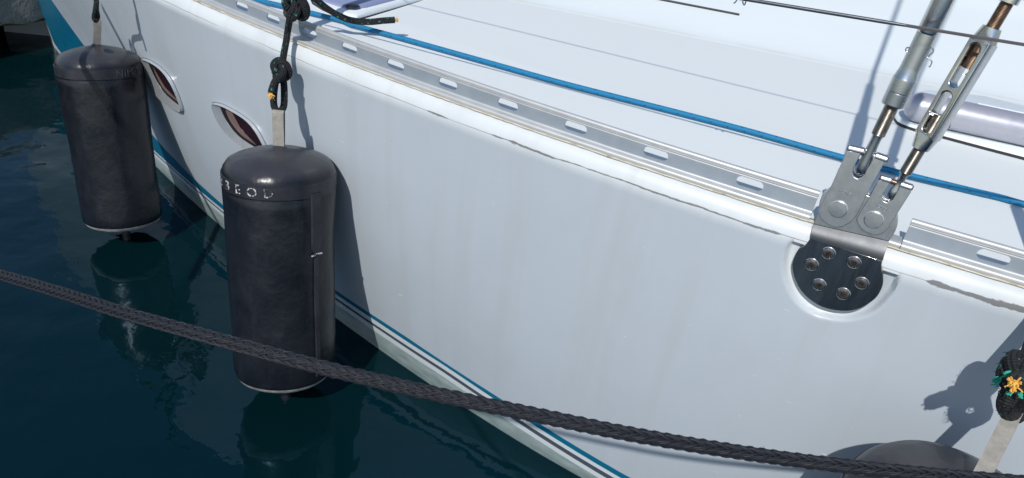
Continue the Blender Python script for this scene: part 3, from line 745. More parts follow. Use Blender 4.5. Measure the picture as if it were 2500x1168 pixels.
def big_shroud():
    t = thing('rigging_screw', TAB_O, 'thick closed tubular steel shroud screw on the larger toggle of the chainplate', 'rigging screw')
    out = [(2068, 369), (2050, 408), (2025, 463), (2000, 510), (1998, 520), (2004, 533), (2016, 545), (2034, 554), (2054, 554), (2075, 544), (2089, 529), (2097, 516), (2116, 477), (2158, 400), (2163, 390), (2134, 380),
           (2128, 396), (2117, 414), (2110, 427), (2103, 435), (2094, 437), (2085, 432), (2081, 423), (2083, 412), (2092, 394), (2104, 372)]
    pin, fr = toggle(t, out, [((2070, 364), (2108, 373)), ((2136, 383), (2165, 393))], (2046.5, 511), 20.5, 'ACMO', (2064, 471), MT['bronze'])
    o = pin; nrm = TAB_N
    A_, B_ = at_plane((2104, 412), o, nrm), at_plane((2303, 0), o, nrm); ax = unit(B_-A_)
    def T(p): return (at_plane(p, o, nrm)-A_)@ax
    def R(p, w_): return px(at_plane(p, o, nrm), w_/2)
    m = MB(); r = R((2125, 375), 25)
    e0 = T((2102, 416)); e1 = T((2147, 331)); e2 = T((2181, 259))
    m.add(*lathe(A_, ax, [(e0-r*.9, r*.25), (e0-r*.7, r*.7), (e0-r*.3, r*1.0), (e0+r*.5, r*1.1), (e0+r*1.6, r*1.06), (e1-r*.9, r*.95), (e1-r*.1, r*1.02), (e1, r*1.25), (e1+.001, r*1.25)], 32)); m.build('eye_bolt', MT['steel_worn'], t)
    m = MB(); rt = R((2165, 295), 33); m.add(*lathe(A_, ax, thread_prof(e1, e2+.01, rt, .0019), 32)); m.build('thread', MT['bronze'], t, angle=70)
    m = MB(); rc = R((2195, 225), 56); ru = R((2225, 160), 47); c0 = e2; sh = T((2208, 193)); ring = T((2262, 83))
    m.add(*lathe(A_, ax, [(c0+.0005, rt*1.05), (c0, rc*.93), (c0+.002, rc*.99), (c0+(sh-c0)*.48, rc*1.0), (c0+(sh-c0)*.5, rc*.985), (c0+(sh-c0)*.53, rc*1.0), (sh-.004, rc*1.0), (sh, rc*.99), (sh+.0015, rc*.965), (sh+.013, ru*1.02), (sh+.018, ru), (ring-.012, ru), (ring, ru*.985)], 48)); m.build('barrel', MT['steel_worn'], t, angle=8)
    m = MB(); rp = R((2285, 40), 51); top = T((2303, 0))
    m.add(*lathe(A_, ax, [(ring, rp*.9), (ring+.001, rp*.97), (ring+.003, rp), (top+.22, rp), (top+.24, rp*.9), (top+.26, rp*.75), (top+.5, rp*.72), (top+.52, rp*.42), (3.2, rp*.42)], 40)); m.build('tube', MT['steel'], t)
    def wire(pts, w_=3.2): 
        q = [at_plane(p, o - NX*.004, nrm) for p in pts]; m = MB(); m.add(*tube(spline(q, 6), px(q[0], w_/2), 8)); m.build('cotter_pin', MT['steel_worn'], t)
    wire([(2272, 113), (2278, 120), (2278, 128), (2271, 134), (2265, 139)]); wire([(2262, 139), (2272, 147), (2275, 152), (2271, 162), (2267, 164)])
    wire([(2222, 117), (2214, 117), (2211, 122), (2214, 127), (2219, 126)])
big_shroud()

def small_shroud():
    t = thing('turnbuckle', at_n((2140, 537), -.015), 'open bodied chrome turnbuckle with rusty threads on the smaller toggle', 'turnbuckle')
    out = [(2145, 440), (2120, 486), (2093, 531), (2093, 541), (2098, 553), (2110, 565), (2131, 573), (2152, 571), (2168, 558), (2185, 531), (2224, 470), (2226, 461), (2197, 451),
           (2192, 466), (2184, 480), (2178, 490), (2168, 495), (2158, 492), (2153, 485), (2155, 477), (2166, 460), (2174, 443)]
    pin, fr = toggle(t, out, [((2149, 437), (2175, 444)), ((2198, 453), (2226, 462))], (2133, 537), 21, 'ACMO', (2150, 507), MT['rust_bronze'], roll_r=9.5)
    o = pin; nrm = TAB_N
    A_, B_ = at_plane((2180, 473), o, nrm), at_plane((2461, 4), o, nrm); ax = unit(B_-A_)
    def T(p): return (at_plane(p, o, nrm)-A_)@ax
    def R(p, w_): return px(at_plane(p, o, nrm), w_/2)
    m = MB(); r = R((2195, 445), 18)
    m.add(*lathe(A_, ax, [(-r*1.6, r*.4), (-r*1.3, r*.95), (-r*.3, r*1.25), (r*1.2, r*1.2), (r*2.2, r*.95), (T((2207, 428)), r*.95), (T((2209, 424)), r*1.35), (T((2210, 422)), r*1.4)], 28)); m.build('eye_bolt', MT['steel_worn'], t)
    t0, t1, t2 = T((2210, 422)), T((2246, 362)), T((2424, 68)); m = MB(); rt = R((2225, 395), 29)
    m.add(*lathe(A_, ax, thread_prof(t0, t1+.055, rt, .0017), 28)); m.build('thread', MT['bronze'], t, angle=70)
    m = MB(); m.add(*lathe(A_, ax, thread_prof(t2-.06, T((2461, 6)), rt*.98, .0017), 28)); m.build('thread', MT['rust_bronze'], t, angle=70)
    m = MB(); q = T((2461, 6)); m.add(*lathe(A_, ax, [(q-.001, rt*1.3), (q, rt*1.5), (q+.014, rt*1.5), (q+.015, rt*1.3), (q+.016, rt*1.0), (q+.05, rt*1.1), (q+.3, rt*1.1), (q+.31, rt*.55), (3.0, rt*.5)], 6+22)); m.build('swage_stud', MT['steel'], t)
    # open frame: rotated about its axis so that its right flank shows
    side = unit(fu - ax*(fu@ax)); outn = np.cross(side, ax)
    if outn@NX > 0: outn = -outn
    a = rad(38); e1 = unit(side*math.cos(a) + outn*math.sin(a))
    e2 = np.cross(e1, ax); 
    if e2@outn < 0: e2 = -e2
    mid = A_+ax*(t1+t2)/2; Wd, Th = px(mid, 61)*.92, px(mid, 61)*.58; L = t2-t1; tap = L*.125
    def hw(t): return Wd/2
    W2 = Wd/2; g = W2*.50; rt2 = rt*1.25
    outer = [(-W2, tap*.86), (-W2, L-tap*.86), (W2, L-tap*.86), (W2, tap*.86)]
    def slot(a_, b_):
        r_ = g*.95; return [(g*math.cos(k), b_-r_+r_*math.sin(k)) for k in np.linspace(0, math.pi, 11)] + [(g*math.cos(k), a_+r_+r_*math.sin(k)) for k in np.linspace(math.pi, 2*math.pi, 11)]
    vv, ff = curve_mesh(outer, [slot(L*.135, L*.478), slot(L*.522, L*.865)], Th, Th*.12, 3)
    mb = MB(); mb.add([A_+ax*(t1+y)+e1*x+e2*z for x, y, z in vv], ff)
    def end(ta, tb):                                  # tapering end, round at the tip and boxy where it meets the frame
        v, f, SEG = [], [], 40
        for k, q in enumerate([0, .0, .08, .25, .45, .65, .82, .93, 1.0, 1.0]):
            b_ = q**.9; a1 = rt2*1.12*(1-b_)+W2*1.0*b_; a2 = rt2*1.12*(1-b_)+Th/2*b_; ex = 1-.62*q
            if k == 0: a1 = a2 = rt*1.02
            for g_ in range(SEG):
                an = 2*math.pi*g_/SEG; c_, s_ = math.cos(an), math.sin(an)
                v.append(A_+ax*(ta+(tb-ta)*q)+e1*a1*math.copysign(abs(c_)**ex, c_)+e2*a2*math.copysign(abs(s_)**ex, s_))
        for k in range(9):
            for g_ in range(SEG): f.append((k*SEG+g_, k*SEG+(g_+1) % SEG, (k+1)*SEG+(g_+1) % SEG, (k+1)*SEG+g_))
        f.append([9*SEG+g_ for g_ in range(SEG)]); mb.add(v, f)
    end(t1, t1+tap*.98); end(t2, t2-tap*.98)
    mb.build('body', MT['steel'], t, angle=40)
    def wire(pts, w_=3.0, off=.010):
        q = [at_plane(p, o+outn*off, nrm) for p in pts]; m = MB(); m.add(*tube(spline(q, 6), px(q[0], w_/2), 8)); m.build('cotter_pin', MT['steel_worn'], t)
    wire([(2290, 280), (2278, 277), (2268, 272), (2268, 278), (2278, 281)], off=.014); wire([(2309, 312), (2317, 312), (2320, 305), (2317, 299)], off=0.)
    wire([(2350, 182), (2356, 183), (2361, 180)], off=0.)
small_shroud()

# ------------------------------------------------------------------ stanchion, lifeline
def stanchion():
    b = at_z((738, 74), H); d = at_z((752, 78), H)
    t = thing('stanchion', b, None, None); t.parent = boat; t.location = t.location-boat.location
    q = P(b@AX, nd(b@AX)+.045, H); r = px(q, 17)
    m = MB(); m.add(*lathe(q, UP, [(0, r*2.1), (.004, r*2.1), (.010, r*1.9), (.03, r*1.5), (.05, r*1.3), (.075, r*1.15), (.076, r*1.05)], 32)); m.build('base', MT['pale_base'], t)
    m = MB(); m.add(*lathe(q, UP+AX*-.03, [(.07, r*.8), (.66, r*.8), (.67, r*.5)], 24)); m.build('tube', MT['steel'], t)
    return q
MT['pale_base'] = simple('pale_base', (.50, .50, .52), .45, var=.1)
ST = stanchion()
def lifeline(hgt_l, hgt_r, label, swage):
    a = P(ST@AX-.0, ST@NX, H+hgt_l); 
    t = thing('lifeline', a, label, 'lifeline', 'wire lifelines above the toe rail')
    l0 = P(-.267, nd(-.267)-.035, H+hgt_r-.002); l1 = P(.133, nd(.133)-.035, H+hgt_r+.0205); l2 = P(1.5, nd(1.5)+.0, H+hgt_r+.08)
    far = l0+(l0-l1)*2.45; pts = [far*1.0, l0, l1, l2]
    mid = l0*.62+(P(.03, nd(.03)+.03, H+hgt_r))*.38
    r = px(l1, 4.1); m = MB(); m.add(*tube(resample([far, l0, l1, l2], .05), r, 8)); m.build('wire', MT['wire'], t)
    if swage:
        q0 = l0+(l0-l1)*.10; q1 = l0*.15+l1*.85*1.0; q1 = l0+(l1-l0)*.62
        m = MB(); ax = unit(q1-q0); L = np.linalg.norm(q1-q0)
        m.add(*lathe(q0, ax, [(0, r*.8), (.001, r*1.25), (L*.9, r*1.25), (L, r*.95)], 16)); m.build('swage', MT['steel_dark'], t)
        for pp in ([(1799, 1), (1794, 7), (1791, 8)], [(1813, 3), (1815, 11), (1818, 12), (1821, 4)]):
            qq = [at_plane(x, l0, NX) for x in pp]; m = MB(); m.add(*tube(spline(qq, 5), px(qq[0], 1.6), 6)); m.build('cotter_pin', MT['steel_dark'], t)
    return t
MT['steel_dark'] = simple('steel_dark', (.09, .10, .115), .4, .6, var=.1)
lifeline(.30, .327, 'lower steel lifeline wire running in front of the shroud screw and turnbuckle', True)
lifeline(.60, .655, 'upper steel lifeline wire above the top edge of the photo, shadow on deck', False)

# ------------------------------------------------------------------ things on the deck
def deck_at(p, up=0.): 
    q = at_z(p, H+.004+up); return q
def blue_line():
    px_ = [(560, -22), (628, 0), (690, 15), (748, 29), (800, 42), (835, 51), (855, 60), (871, 64), (960, 88), (1050, 113), (1210, 158), (1368, 202), (1500, 236), (1662, 277), (1815, 317), (1940, 352), (2050, 383), (2100, 397), (2217, 428), (2368, 465), (2441, 482), (2500, 499), (2620, 530), (2900, 602), (3300, 705), (4000, 880), (5200, 1180)]
    pts = spline([deck_at(p, .0065) for p in px_], 6); r = px(deck_at((1500, 236)), 6.6)
    m = MB(); m.add(*tube(resample(pts, .012), r, 14)); o = m.build('control_line', MT['blue']); tag(o, 'bright blue braided control line lying along the white side deck', 'rope')
blue_line()
def jackline():
    a, b = at_z((1420, -38), H+.03), at_z((1805, 36), H+.03)
    m = MB(); n = 24; q = []
    for i in range(n+1):
        c = at_z((1420+385*i/n, -38+74*i/n), H+.0); 
        # drop on to the coachroof slope
        for _ in range(30):
            s, nn = c@AX, c@NX; d = nn-n_coach(s); z = deck_z(nn, s)+np.interp(d, [0, .02, .06, .15, .3, .5, .62, .66, .72, 1.0], [.002, .006, .014, .034, .070, .118, .147, .163, .172, .18]); c = c*.5+at_z((1420+385*i/n, -38+74*i/n), z+.003)*.5
        q.append(c)
    m.add(*tube(resample(q, .01), .0032, 8)); tag(m.build('cord', MT['seal']), 'thin straight black cord on the coachroof side, ending left of the lifeline swage', 'cord')
jackline()
def hatch():
    h_ = thing('hatch', at_z((880, 20), H), None, None); h_.parent = boat; h_.location = h_.location-boat.location
    out = [(752, -70), (748, -20), (760, 8), (785, 24), (820, 40), (850, 50), (874, 51), (900, 44), (1000, 16), (1075, -6), (1180, -40), (1180, -120), (900, -160)]
    def q2(pp, z): return [at_z(p, z) for p in pp]
    def slab(px_, z0, z1, sh=.006):
        base = [at_z(p, H+.006) for p in px_]; c = np.mean(base, axis=0); n = len(base); v = []
        ringsz = [(1.0, z0), (1.0, z1-sh), (.985, z1-sh*.3), (.965, z1)]
        for k, z in ringsz: v += [np.array([c[0]+(q[0]-c[0])*k, c[1]+(q[1]-c[1])*k, H+z]) for q in base]
        f = [(a*n+i, a*n+(i+1) % n, (a+1)*n+(i+1) % n, (a+1)*n+i) for a in range(3) for i in range(n)] + [[3*n+i for i in range(n)]]
        return v, f
    inner = [(757, -66), (754, -20), (766, 5), (790, 20), (822, 35), (850, 44), (872, 45), (898, 38), (996, 10), (1062, -9), (1160, -40), (1160, -112), (900, -150)]
    m = MB(); m.add(*slab(inner, .003, .016, .008)); m.build('frame', MT['deck_white'], h_)
    out = [tuple(np.array([940., -50.])+(np.array(q)-np.array([940., -50.]))*1.022) for q in inner]; m = MB(); m.add(*slab(out, .0, .005, .002)); m.build('seal', MT['seal'], h_)
    lid = [(764, -60), (762, -22), (772, 2), (797, 17), (830, 28), (858, 34), (896, 29), (988, 4), (1046, -13), (1130, -40), (1130, -100), (900, -135)]
    m = MB(); m.add(*slab(lid, .008, .022, .008)); m.build('lid', MT['lid_blue'], h_)
    c = at_z((860, 15), H+.023); m = MB(); m.add(*ellipsoid(c, (AX, NX, UP), (px(c, 16), px(c, 20), .004))); m.build('latch', MT['gasket'], h_)
hatch()
def locker():
    l = thing('locker_lid', at_z((2350, 330), H), None, None); l.parent = boat; l.location = l.location-boat.location
    edge = [(3300, 590), (2640, 424), (2500, 384), (2400, 358), (2310, 334), (2240, 316), (2200, 302), (2186, 290), (2183, 276), (2192, 262), (2215, 245), (2260, 225), (2400, 240), (2640, 300), (3300, 450)]
    edge_s = soft(edge, [0, 14], 4, 60)
    def slab(k, z0, z1, sh):
        base = [at_z(p, H+.012) for p in edge_s]; c = np.mean(base, axis=0); n = len(base); v = []
        for kk, z in ((k, z0), (k, z1-sh), (k-.006, z1-sh*.3), (k-.016, z1)): v += [np.array([c[0]+(q[0]-c[0])*kk, c[1]+(q[1]-c[1])*kk, H+z]) for q in base]
        return v, [(a*n+i, a*n+(i+1) % n, (a+1)*n+(i+1) % n, (a+1)*n+i) for a in range(3) for i in range(n)] + [[3*n+i for i in range(n)]]
    m = MB(); m.add(*slab(1.004, .0, .0125, .001)); m.build('seal', MT['seal'], l)
    m = MB(); m.add(*slab(1.0, .002, .019, .004)); ld = m.build('lid', MT['deck_white'], l)
    return l
locker()
def pole():
    a, b = at_z((2236, 254), H+.06), at_z((2560, 324), H+.06); ax = unit(b-a); r = px(at_z((2400, 290), H+.06), 37)
    a = a*[1, 1, 0]+UP*(H+.020+r); b = b*[1, 1, 0]+UP*(H+.020+r); ax = unit(b-a); L = np.linalg.norm(b-a)+.6
    t = thing('spinnaker_pole', a, 'grey metal pole with rounded end lying on the white locker lid behind the turnbuckle', 'pole')
    m = MB(); m.add(*lathe(a, ax, [(r*(1-math.cos(k)) - r*.6, r*math.sin(k)**.8) for k in np.linspace(.02, math.pi/2, 12)] + [(L, r)], 40)); m.build('tube', MT['pole_grey'], t)
    m = MB(); e = a+UP*r*.92+NX*r*.35; u2 = np.cross(UP, ax)
    pts = [e+ax*x for x in np.linspace(.12, .42, 12)]; m.add(*tube(pts, r*.09, 8)); m.add(*tube([e+ax*x for x in np.linspace(.37, .42, 4)], r*.14, 8)); m.build('track', MT['deck_white'], t)
pole()

# ------------------------------------------------------------------ fenders
def knot(c, r, ax1, ax2, ax3, rr, p_=2, q_=3, n=140):
    """a closed tangle: torus knot squashed to the axes"""
    pts = []
    for i in range(n+1):
        t = 2*math.pi*i/n; R = 1+.48*math.cos(q_*t)
        pts.append(c+ax1*r[0]*R*math.cos(p_*t)*.68+ax2*r[1]*R*math.sin(p_*t)*.68+ax3*r[2]*.8*math.sin(q_*t))
    return tube(pts, rr, 10, caps=False)
def fender(top, bot, R, label, chip_span, seam_ang, patch=None, letters='BBEOC'):
    ax = unit(bot-top); L = np.linalg.norm(bot-top)
    t = thing('fender', top-ax*0, label, 'fender', 'black fenders hanging along the hull')
    dome = R*.34
    pr = [(-.006, R*.02), (-.006, R*.10), (0, R*.16), (R*.015, R*.30), (R*.035, R*.36), (R*.04, R*.42), (R*.09, R*.60), (R*.16, R*.78), (R*.225, R*.89), (dome, R*.965), (dome+R*.06, R*.985), (dome+R*.09, R*.99), (dome+R*.12, R*.995),
          (dome+R*.32, R*1.0), (dome+R*.345, R*.985), (dome+R*.37, R*1.0)]
    b0 = L-R*.30
    for k in range(1, 24):
        x = k/24; pr.append((dome+R*.37+(b0-dome-R*.37)*x, R*(1.0-.012*math.sin(x*math.pi)-.02*x)))
    pr += [(b0, R*.975), (b0+R*.10, R*.955), (b0+R*.18, R*.91), (b0+R*.22, R*.86), (b0+R*.235, R*.80), (b0+R*.20, R*.76), (b0+R*.24, R*.5), (b0+R*.26, R*.2), (b0+R*.26, .0005)]
    v, f, uv = lathe(top, ax, pr, 72)
    def dent(q): return R*(.034*mnoise.noise(Vector(q)*5.5)+.012*mnoise.noise(Vector(q)*15))
    v = [np.asarray(q)+unit(np.asarray(q)-top-ax*((np.asarray(q)-top)@ax)+1e-9)*dent(q) for q in v]
    # material split: the pale scuffed lower rim
    seg = 72; n_r = len(pr); m_i = []
    for i in range(n_r-1): m_i += [1 if i in (n_r-8, n_r-7) else 0]*seg
    m_i += [0, 0]
    body = obj('body', v, f, [MT['fender'], MT['pale_rubber']], t, uv=uv, midx=m_i, angle=70)
    # band with worn letters
    u0 = unit(-NX - ax*((-NX)@ax)); w0 = np.cross(ax, u0)     # u0 faces outboard
    if w0@AX > 0: w0 = -w0                                    # w0 points to the left of the picture
    vc = CAM-(top+ax*R); ca = math.atan2(vc@w0, vc@u0)          # angles below count from the side nearest the viewer
    def skin(an, tt, off): an = an+ca; e = u0*math.cos(an)+w0*math.sin(an); return top+ax*tt+e*(R*1.0+off+dent(top+ax*tt+e*R))
    m = MB(); z0, z1 = dome+R*.08, dome+R*.33; n = 72; v = []
    for off, zz in ((-.003, z0), (.0006, z0+.0012), (.0006, z1-.0012), (-.003, z1)): v += [skin(2*math.pi*k/n, zz, off) for k in range(n)]
    m.add(v, [(a*n+k, a*n+(k+1) % n, (a+1)*n+(k+1) % n, (a+1)*n+k) for a in range(3) for k in range(n)]); m.build('band', MT['fender_band'], t)
    a0, a1 = chip_span; ml = MB(); K = len(letters)
    for k, ch in enumerate(letters):
        vv, ff = text_mesh(ch, (z1-z0)*1.0, .0005); an = a0+(a1-a0)*k/max(1, K-1); q = skin(an, (z0+z1)/2, .0010); nn = u0*math.cos(an+ca)+w0*math.sin(an+ca); tt = unit(np.cross(-ax, nn))
        ml.add([q+tt*a*1.0-ax*b*.95+nn*(c+.0004) for a, b, c in vv], ff)
    ml.build('lettering', MT['chip_dim' if patch else 'chip'], t, smooth=False)
    # vertical welded seam strip
    if seam_ang is not None:
        m = MB(); rows = np.linspace(z1-.01, L*.97-R*.25, 30); v = []
        for tt in rows: 
            wd = .115 if tt < L*.36 else .05
            v += [skin(seam_ang-wd, tt, -.001), skin(seam_ang-wd*.8, tt, .0028), skin(seam_ang+wd*.8, tt, .0028), skin(seam_ang+wd, tt, -.001)]
        m.add(v, [(4*i+k, 4*i+k+1, 4*i+k+5, 4*i+k+4) for i in range(29) for k in range(3)]); m.build('seam', MT['fender_band'], t)
        m = MB(); m.add(*tube([skin(seam_ang+x, L*.372+abs(x)*.02, .0032) for x in np.linspace(-.12, .12, 7)], .0022, 6)); m.build('stitch', MT['chip'], t)
    m = MB(); r = R*.085; e = top+ax*(L-R*.05)
    m.add(*lathe(e, ax, [(-R*.1, r*1.3), (R*.80, r*1.25), (R*.85, r*1.25), (R*1.02, r*1.2), (R*1.04, r*.4)], 18)); m.build('nipple', MT['fender'], t)
    m = MB(); m.add(*lathe(e, ax, [(R*1.035, r*.75), (R*1.09, r*.7), (R*1.13, r*.3), (R*1.135, .0005)], 14)); m.build('valve', MT['pale_rubber'], t)
    if patch:
        du = u0*math.cos(ca-.55)+w0*math.sin(ca-.55); nn = unit(du*.5-ax*.75); e1 = unit(np.cross(nn, u0)); e2 = np.cross(nn, e1)
        m = MB(); m.add(*ellipsoid(top+ax*R*.14+du*R*.56, (e1, e2, nn), (R*.24, R*.15, R*.06))); m.build('patch', MT['dark_patch'], t)
    return t, ax
def strap(parent, a, b, wd, th, wdir, gap=.004):
    """folded webbing loop from a (on the fender) up to b (round the rope)"""
    ax = unit(b-a); wdir = unit(wdir-ax*(wdir@ax)); nn = np.cross(wdir, ax); L = np.linalg.norm(b-a); pts = []
    path = []
    for x in np.linspace(0, 1, 14): path.append(a+ax*L*x*.93+nn*(gap*(.25+.75*math.sin(x*math.pi*.55))))
    for k in np.linspace(0, math.pi, 9)[1:-1]: path.append(a+ax*(L*.93+math.sin(k)*L*.07)+nn*gap*math.cos(k))
    for x in np.linspace(1, 0, 14): path.append(a+ax*L*x*.93-nn*(gap*(.25+.75*math.sin(x*math.pi*.55))))
    v, f, uv = [], [], []; n = len(path); P_ = np.array(path); T = np.gradient(P_, axis=0); T /= np.linalg.norm(T, axis=1)[:, None]
    lw = np.linspace(0, 1, n)
    for i in range(n):
        o = np.cross(wdir, T[i]); 
        for sx, so in ((-1, -1), (1, -1), (1, 1), (-1, 1)): v.append(P_[i]+wdir*sx*wd/2+o*so*th/2); uv.append((sx*.5+.5, i/n))
    for i in range(n-1):
        for k in range(4): f.append((4*i+k, 4*i+(k+1) % 4, 4*i+4+(k+1) % 4, 4*i+4+k))
    f += [(0, 1, 2, 3), tuple(4*(n-1)+k for k in (3, 2, 1, 0))]
    m = MB(); m.add(v, f, uv); return m.build('strap', MT['webbing'], parent, angle=35)
CAMR = unit(M@np.array([1., 0, 0]))
# far fender
R1 = .119
f1_top = at_d((236, 113), 2.20); f1_bot = at_z((304, 545), .055)
F1, ax1 = fender(f1_top, f1_bot, R1, 'black fender furthest forward, left of both portlights, dark oval patch on its dome', (-.42, -1.0), None, True, 'NIMEL')
F1_str = at_d((238, 42), 2.14); strap(F1, f1_top+UP*-.004, F1_str, px(f1_top, 16), .002, CAMR*.7+NX*.6, .008)
# near fender
f2_top = at_d((681, 362), 1.68); f2_bot = at_z((697, 912), .07)
F2, ax2 = fender(f2_top, f2_bot, px(at_d((678, 520), 1.70), 134), 'large black fender with white chipped letters and a vertical seam, hanging at the second portlight', (1.33, .19), -.64, None, 'BBEOD')
f2_str = at_d((680, 270), 1.645); strap(F2, f2_top-UP*.004, f2_str, px(f2_top, 27), .002, CAMR, .006)
# aft fender at the lower right corner
f3_top = at_d((2366, 1222), 1.02); f3_bot = f3_top+unit(-UP*1.0+NX*.10-AX*.0)*.58
F3, ax3 = fender(f3_top, f3_bot, .150, 'black fender at the lower right corner, only its wrinkled dome in view', (1.2, 1.2), None, None, 'O')
HD3 = depth(at_hull((2480, 930)))

f3_str = at_d((2478, 1003), .925+.55*(HD3-.9)); strap(F3, f3_top, f3_str, px(f3_str, 36), .0022, unit(CAMR*.8+UP*.1-NX*.35), .007)

# ------------------------------------------------------------------ fender ropes
def rope(name, label, strands, knots, tips, rr, hairs=None, fuzz=None):
    t = thing(name, strands[0][0], label, 'rope'); m = MB()
    for pts in strands: m.add(*tube(resample(spline(pts, 8), rr*.5), rr, 12))
    for k in knots: m.add(*k)
    if fuzz: fuzz(m)
    m.build('braid', MT['rope_black'], t)
    for p, d, r in tips:
        m = MB(); d = unit(d); rnd = random.Random(2)
        m.add(*lathe(p-d*r*.3, d, [(0, r*.5), (r*.4, r*.75), (r*.9, r*.7), (r*1.2, r*.45)], 12))
        for _ in range(26):
            e = unit(d*1.1+np.array([rnd.uniform(-1, 1) for _ in range(3)])); m.add(*tube([p, p+e*r*1.2, p+e*r*1.5+UP*-.001], r*.12, 5))
        m.build('frayed_tip', MT['yarn'], t)
    if hairs:
        m = MB(); m_h = hairs(m)
        m.build('loose_yarn', MT['teal_yarn'], t)
    return t
rr2 = px(at_d((690, 150), 1.5), 9.2)
def A2(p, d): return at_d(p, d+.06)
DR0 = depth(at_n((703, 72), -.024))
def B2(p, off=0.): return at_d(p, DR0+(1.652-DR0)*np.clip((p[1]-72)/205, 0, 1)+off)
k2c = B2((686, 172)); cu, cv = CAMR, unit(M@np.array([0, -1., 0])); cw = np.cross(cu, cv)
kn_top = A2((722, 20), 1.56)
rope('fender_rope', 'black and green rope from stanchion to large fender, two knots, frayed yellow ends',
     [[B2((679, 277)), B2((670, 262)), B2((668, 240)), B2((672, 205), -.01), B2((680, 185))],
      [B2((679, 278)), B2((692, 262), .012), B2((694, 235), .012), B2((693, 205), .01), B2((689, 185))],
      [B2((686, 186), -.02), B2((672, 198), -.028), B2((665, 215), -.032), B2((662, 228), -.034)],
      [B2((688, 165)), B2((693, 132)), B2((699, 100)), B2((703, 72)), A2((708, 45), 1.55), A2((715, 25), 1.55)],
      [A2((725, 5), 1.58), A2((748, -12), 1.60), A2((775, 2), 1.63), A2((800, 22), 1.66), A2((830, 40), 1.68), A2((862, 51), 1.70), A2((900, 54), 1.71), A2((935, 51), 1.715), A2((964, 49), 1.72)]],
     [knot(k2c, (rr2*2.3, rr2*3.2, rr2*1.7), cu, cv, cw, rr2), knot(k2c, (rr2*1.9, rr2*2.3, rr2*2.0), unit(cu+cv*.4), unit(cv-cu*.4), cw, rr2*.95, 3, 2),
      knot(kn_top, (rr2*3.1, rr2*3.6, rr2*3.2), cu, cv, cw, rr2), knot(kn_top, (rr2*3.1, rr2*2.6, rr2*3.0), unit(cu+cw*.5), cv, unit(cw-cu*.5), rr2, 3, 2)],
     [(B2((662, 231), -.034), B2((660, 242), -.04)-B2((662, 225), -.034), rr2*.85), (A2((965, 49), 1.72), A2((975, 48), 1.722)-A2((950, 50), 1.718), rr2*.7)], rr2)
rr1 = px(at_d((236, 30), 1.98), 5.5)
rope('fender_rope', 'black and green rope rising out of view from the furthest forward fender', 
     [[at_d((234, 52), 2.11), at_d((229, 44), 2.11), at_d((233, 22), 2.08), at_d((235, 0), 2.0), at_d((236, -60), 1.95), at_d((238, -170), 1.9)],
      [at_d((234, 52), 2.11), at_d((239, 42), 2.12), at_d((236, 24), 2.08), at_d((236, 4), 2.0)],
      [at_d((237, -40), 1.97), at_d((231, -15), 1.985), at_d((236, 5), 1.99), at_d((232, 25), 1.995)]], [], [], rr1)
HD3 = depth(at_hull((2480, 930)))
def A3(p, d): return at_d(p, d+.55*(HD3-.9))
rr3 = px(A3((2480, 900), .9), 21)
k3 = A3((2494, 912), .90)
def hair3(m):
    r = random.Random(4)
    for c, d, n in (((2440, 925), (-22, 12), 10), ((2452, 915), (18, -4), 8), ((2462, 957), (0, 8), 6), ((2490, 962), (4, 10), 8)):
        for _ in range(n):
            a = A3((c[0]+r.uniform(-6, 6), c[1]+r.uniform(-6, 6)), .872); b = A3((c[0]+d[0]*r.uniform(.3, 1.1)+r.uniform(-5, 5), c[1]+d[1]*r.uniform(.3, 1.2)+r.uniform(-6, 6)), .868)
            m.add(*tube(spline([a, (a+b)/2+np.array([r.uniform(-.002, .002) for _ in range(3)]), b], 3), .0011, 5))
def hair3b(m):
    r = random.Random(9); V0 = unit(CAM-k3)
    for _ in range(420):
        d = unit(np.array([r.uniform(-1, 1) for _ in range(3)])+V0*.5); a = k3+d*rr3*r.uniform(1.6, 2.6)*np.array([1, 1, 1.0])
        if r.random() < .45: a = A3((r.choice((2458, 2505))+r.uniform(-24, 20), r.uniform(945, 1010)), .9-.5*rr3)
        e = unit(np.array([r.uniform(-1, 1) for _ in range(3)])+d*.4); L_ = r.uniform(.004, .010)
        m.add(*tube([a, a+e*L_*.5+d*.0006, a+e*L_+UP*-.0012], [.00045, .0004, .0002], 4))
rope('fender_rope', 'thick frayed black rope knot with teal yarn and yellow end above the lower right fender',
     [[A3((2478, 1015), .925), A3((2462, 1008), .915), A3((2455, 985), .905), A3((2468, 958), .9), A3((2485, 930), .9)],
      [A3((2478, 1015), .925), A3((2500, 1000), .93), A3((2507, 975), .915), A3((2505, 945), .905), A3((2500, 920), .9)],
      [A3((2496, 914), .9), A3((2486, 927), .865), A3((2475, 938), .80)],
      [A3((2500, 900), .9), A3((2514, 868), .91), P(k3@AX+.012, nd(k3@AX)-.040, H-.02), P(k3@AX+.014, nd(k3@AX)-.022, H+.03), P(k3@AX+.018, nd(k3@AX)-.032, H+.20), P(k3@AX+.02, nd(k3@AX)-.036, H+.355)]],
     [knot(k3, (rr3*1.7, rr3*1.9, rr3*1.3), cu, cv, cw, rr3*.95), knot(k3, (rr3*1.5, rr3*1.5, rr3*1.5), unit(cu+cv*.5), unit(cv-cu*.5), cw, rr3*.85, 3, 2)],
     [(A3((2474, 939), .797), A3((2474, 939), .74)-A3((2474, 939), .80), rr3*.72)], rr3, hair3, hair3b)

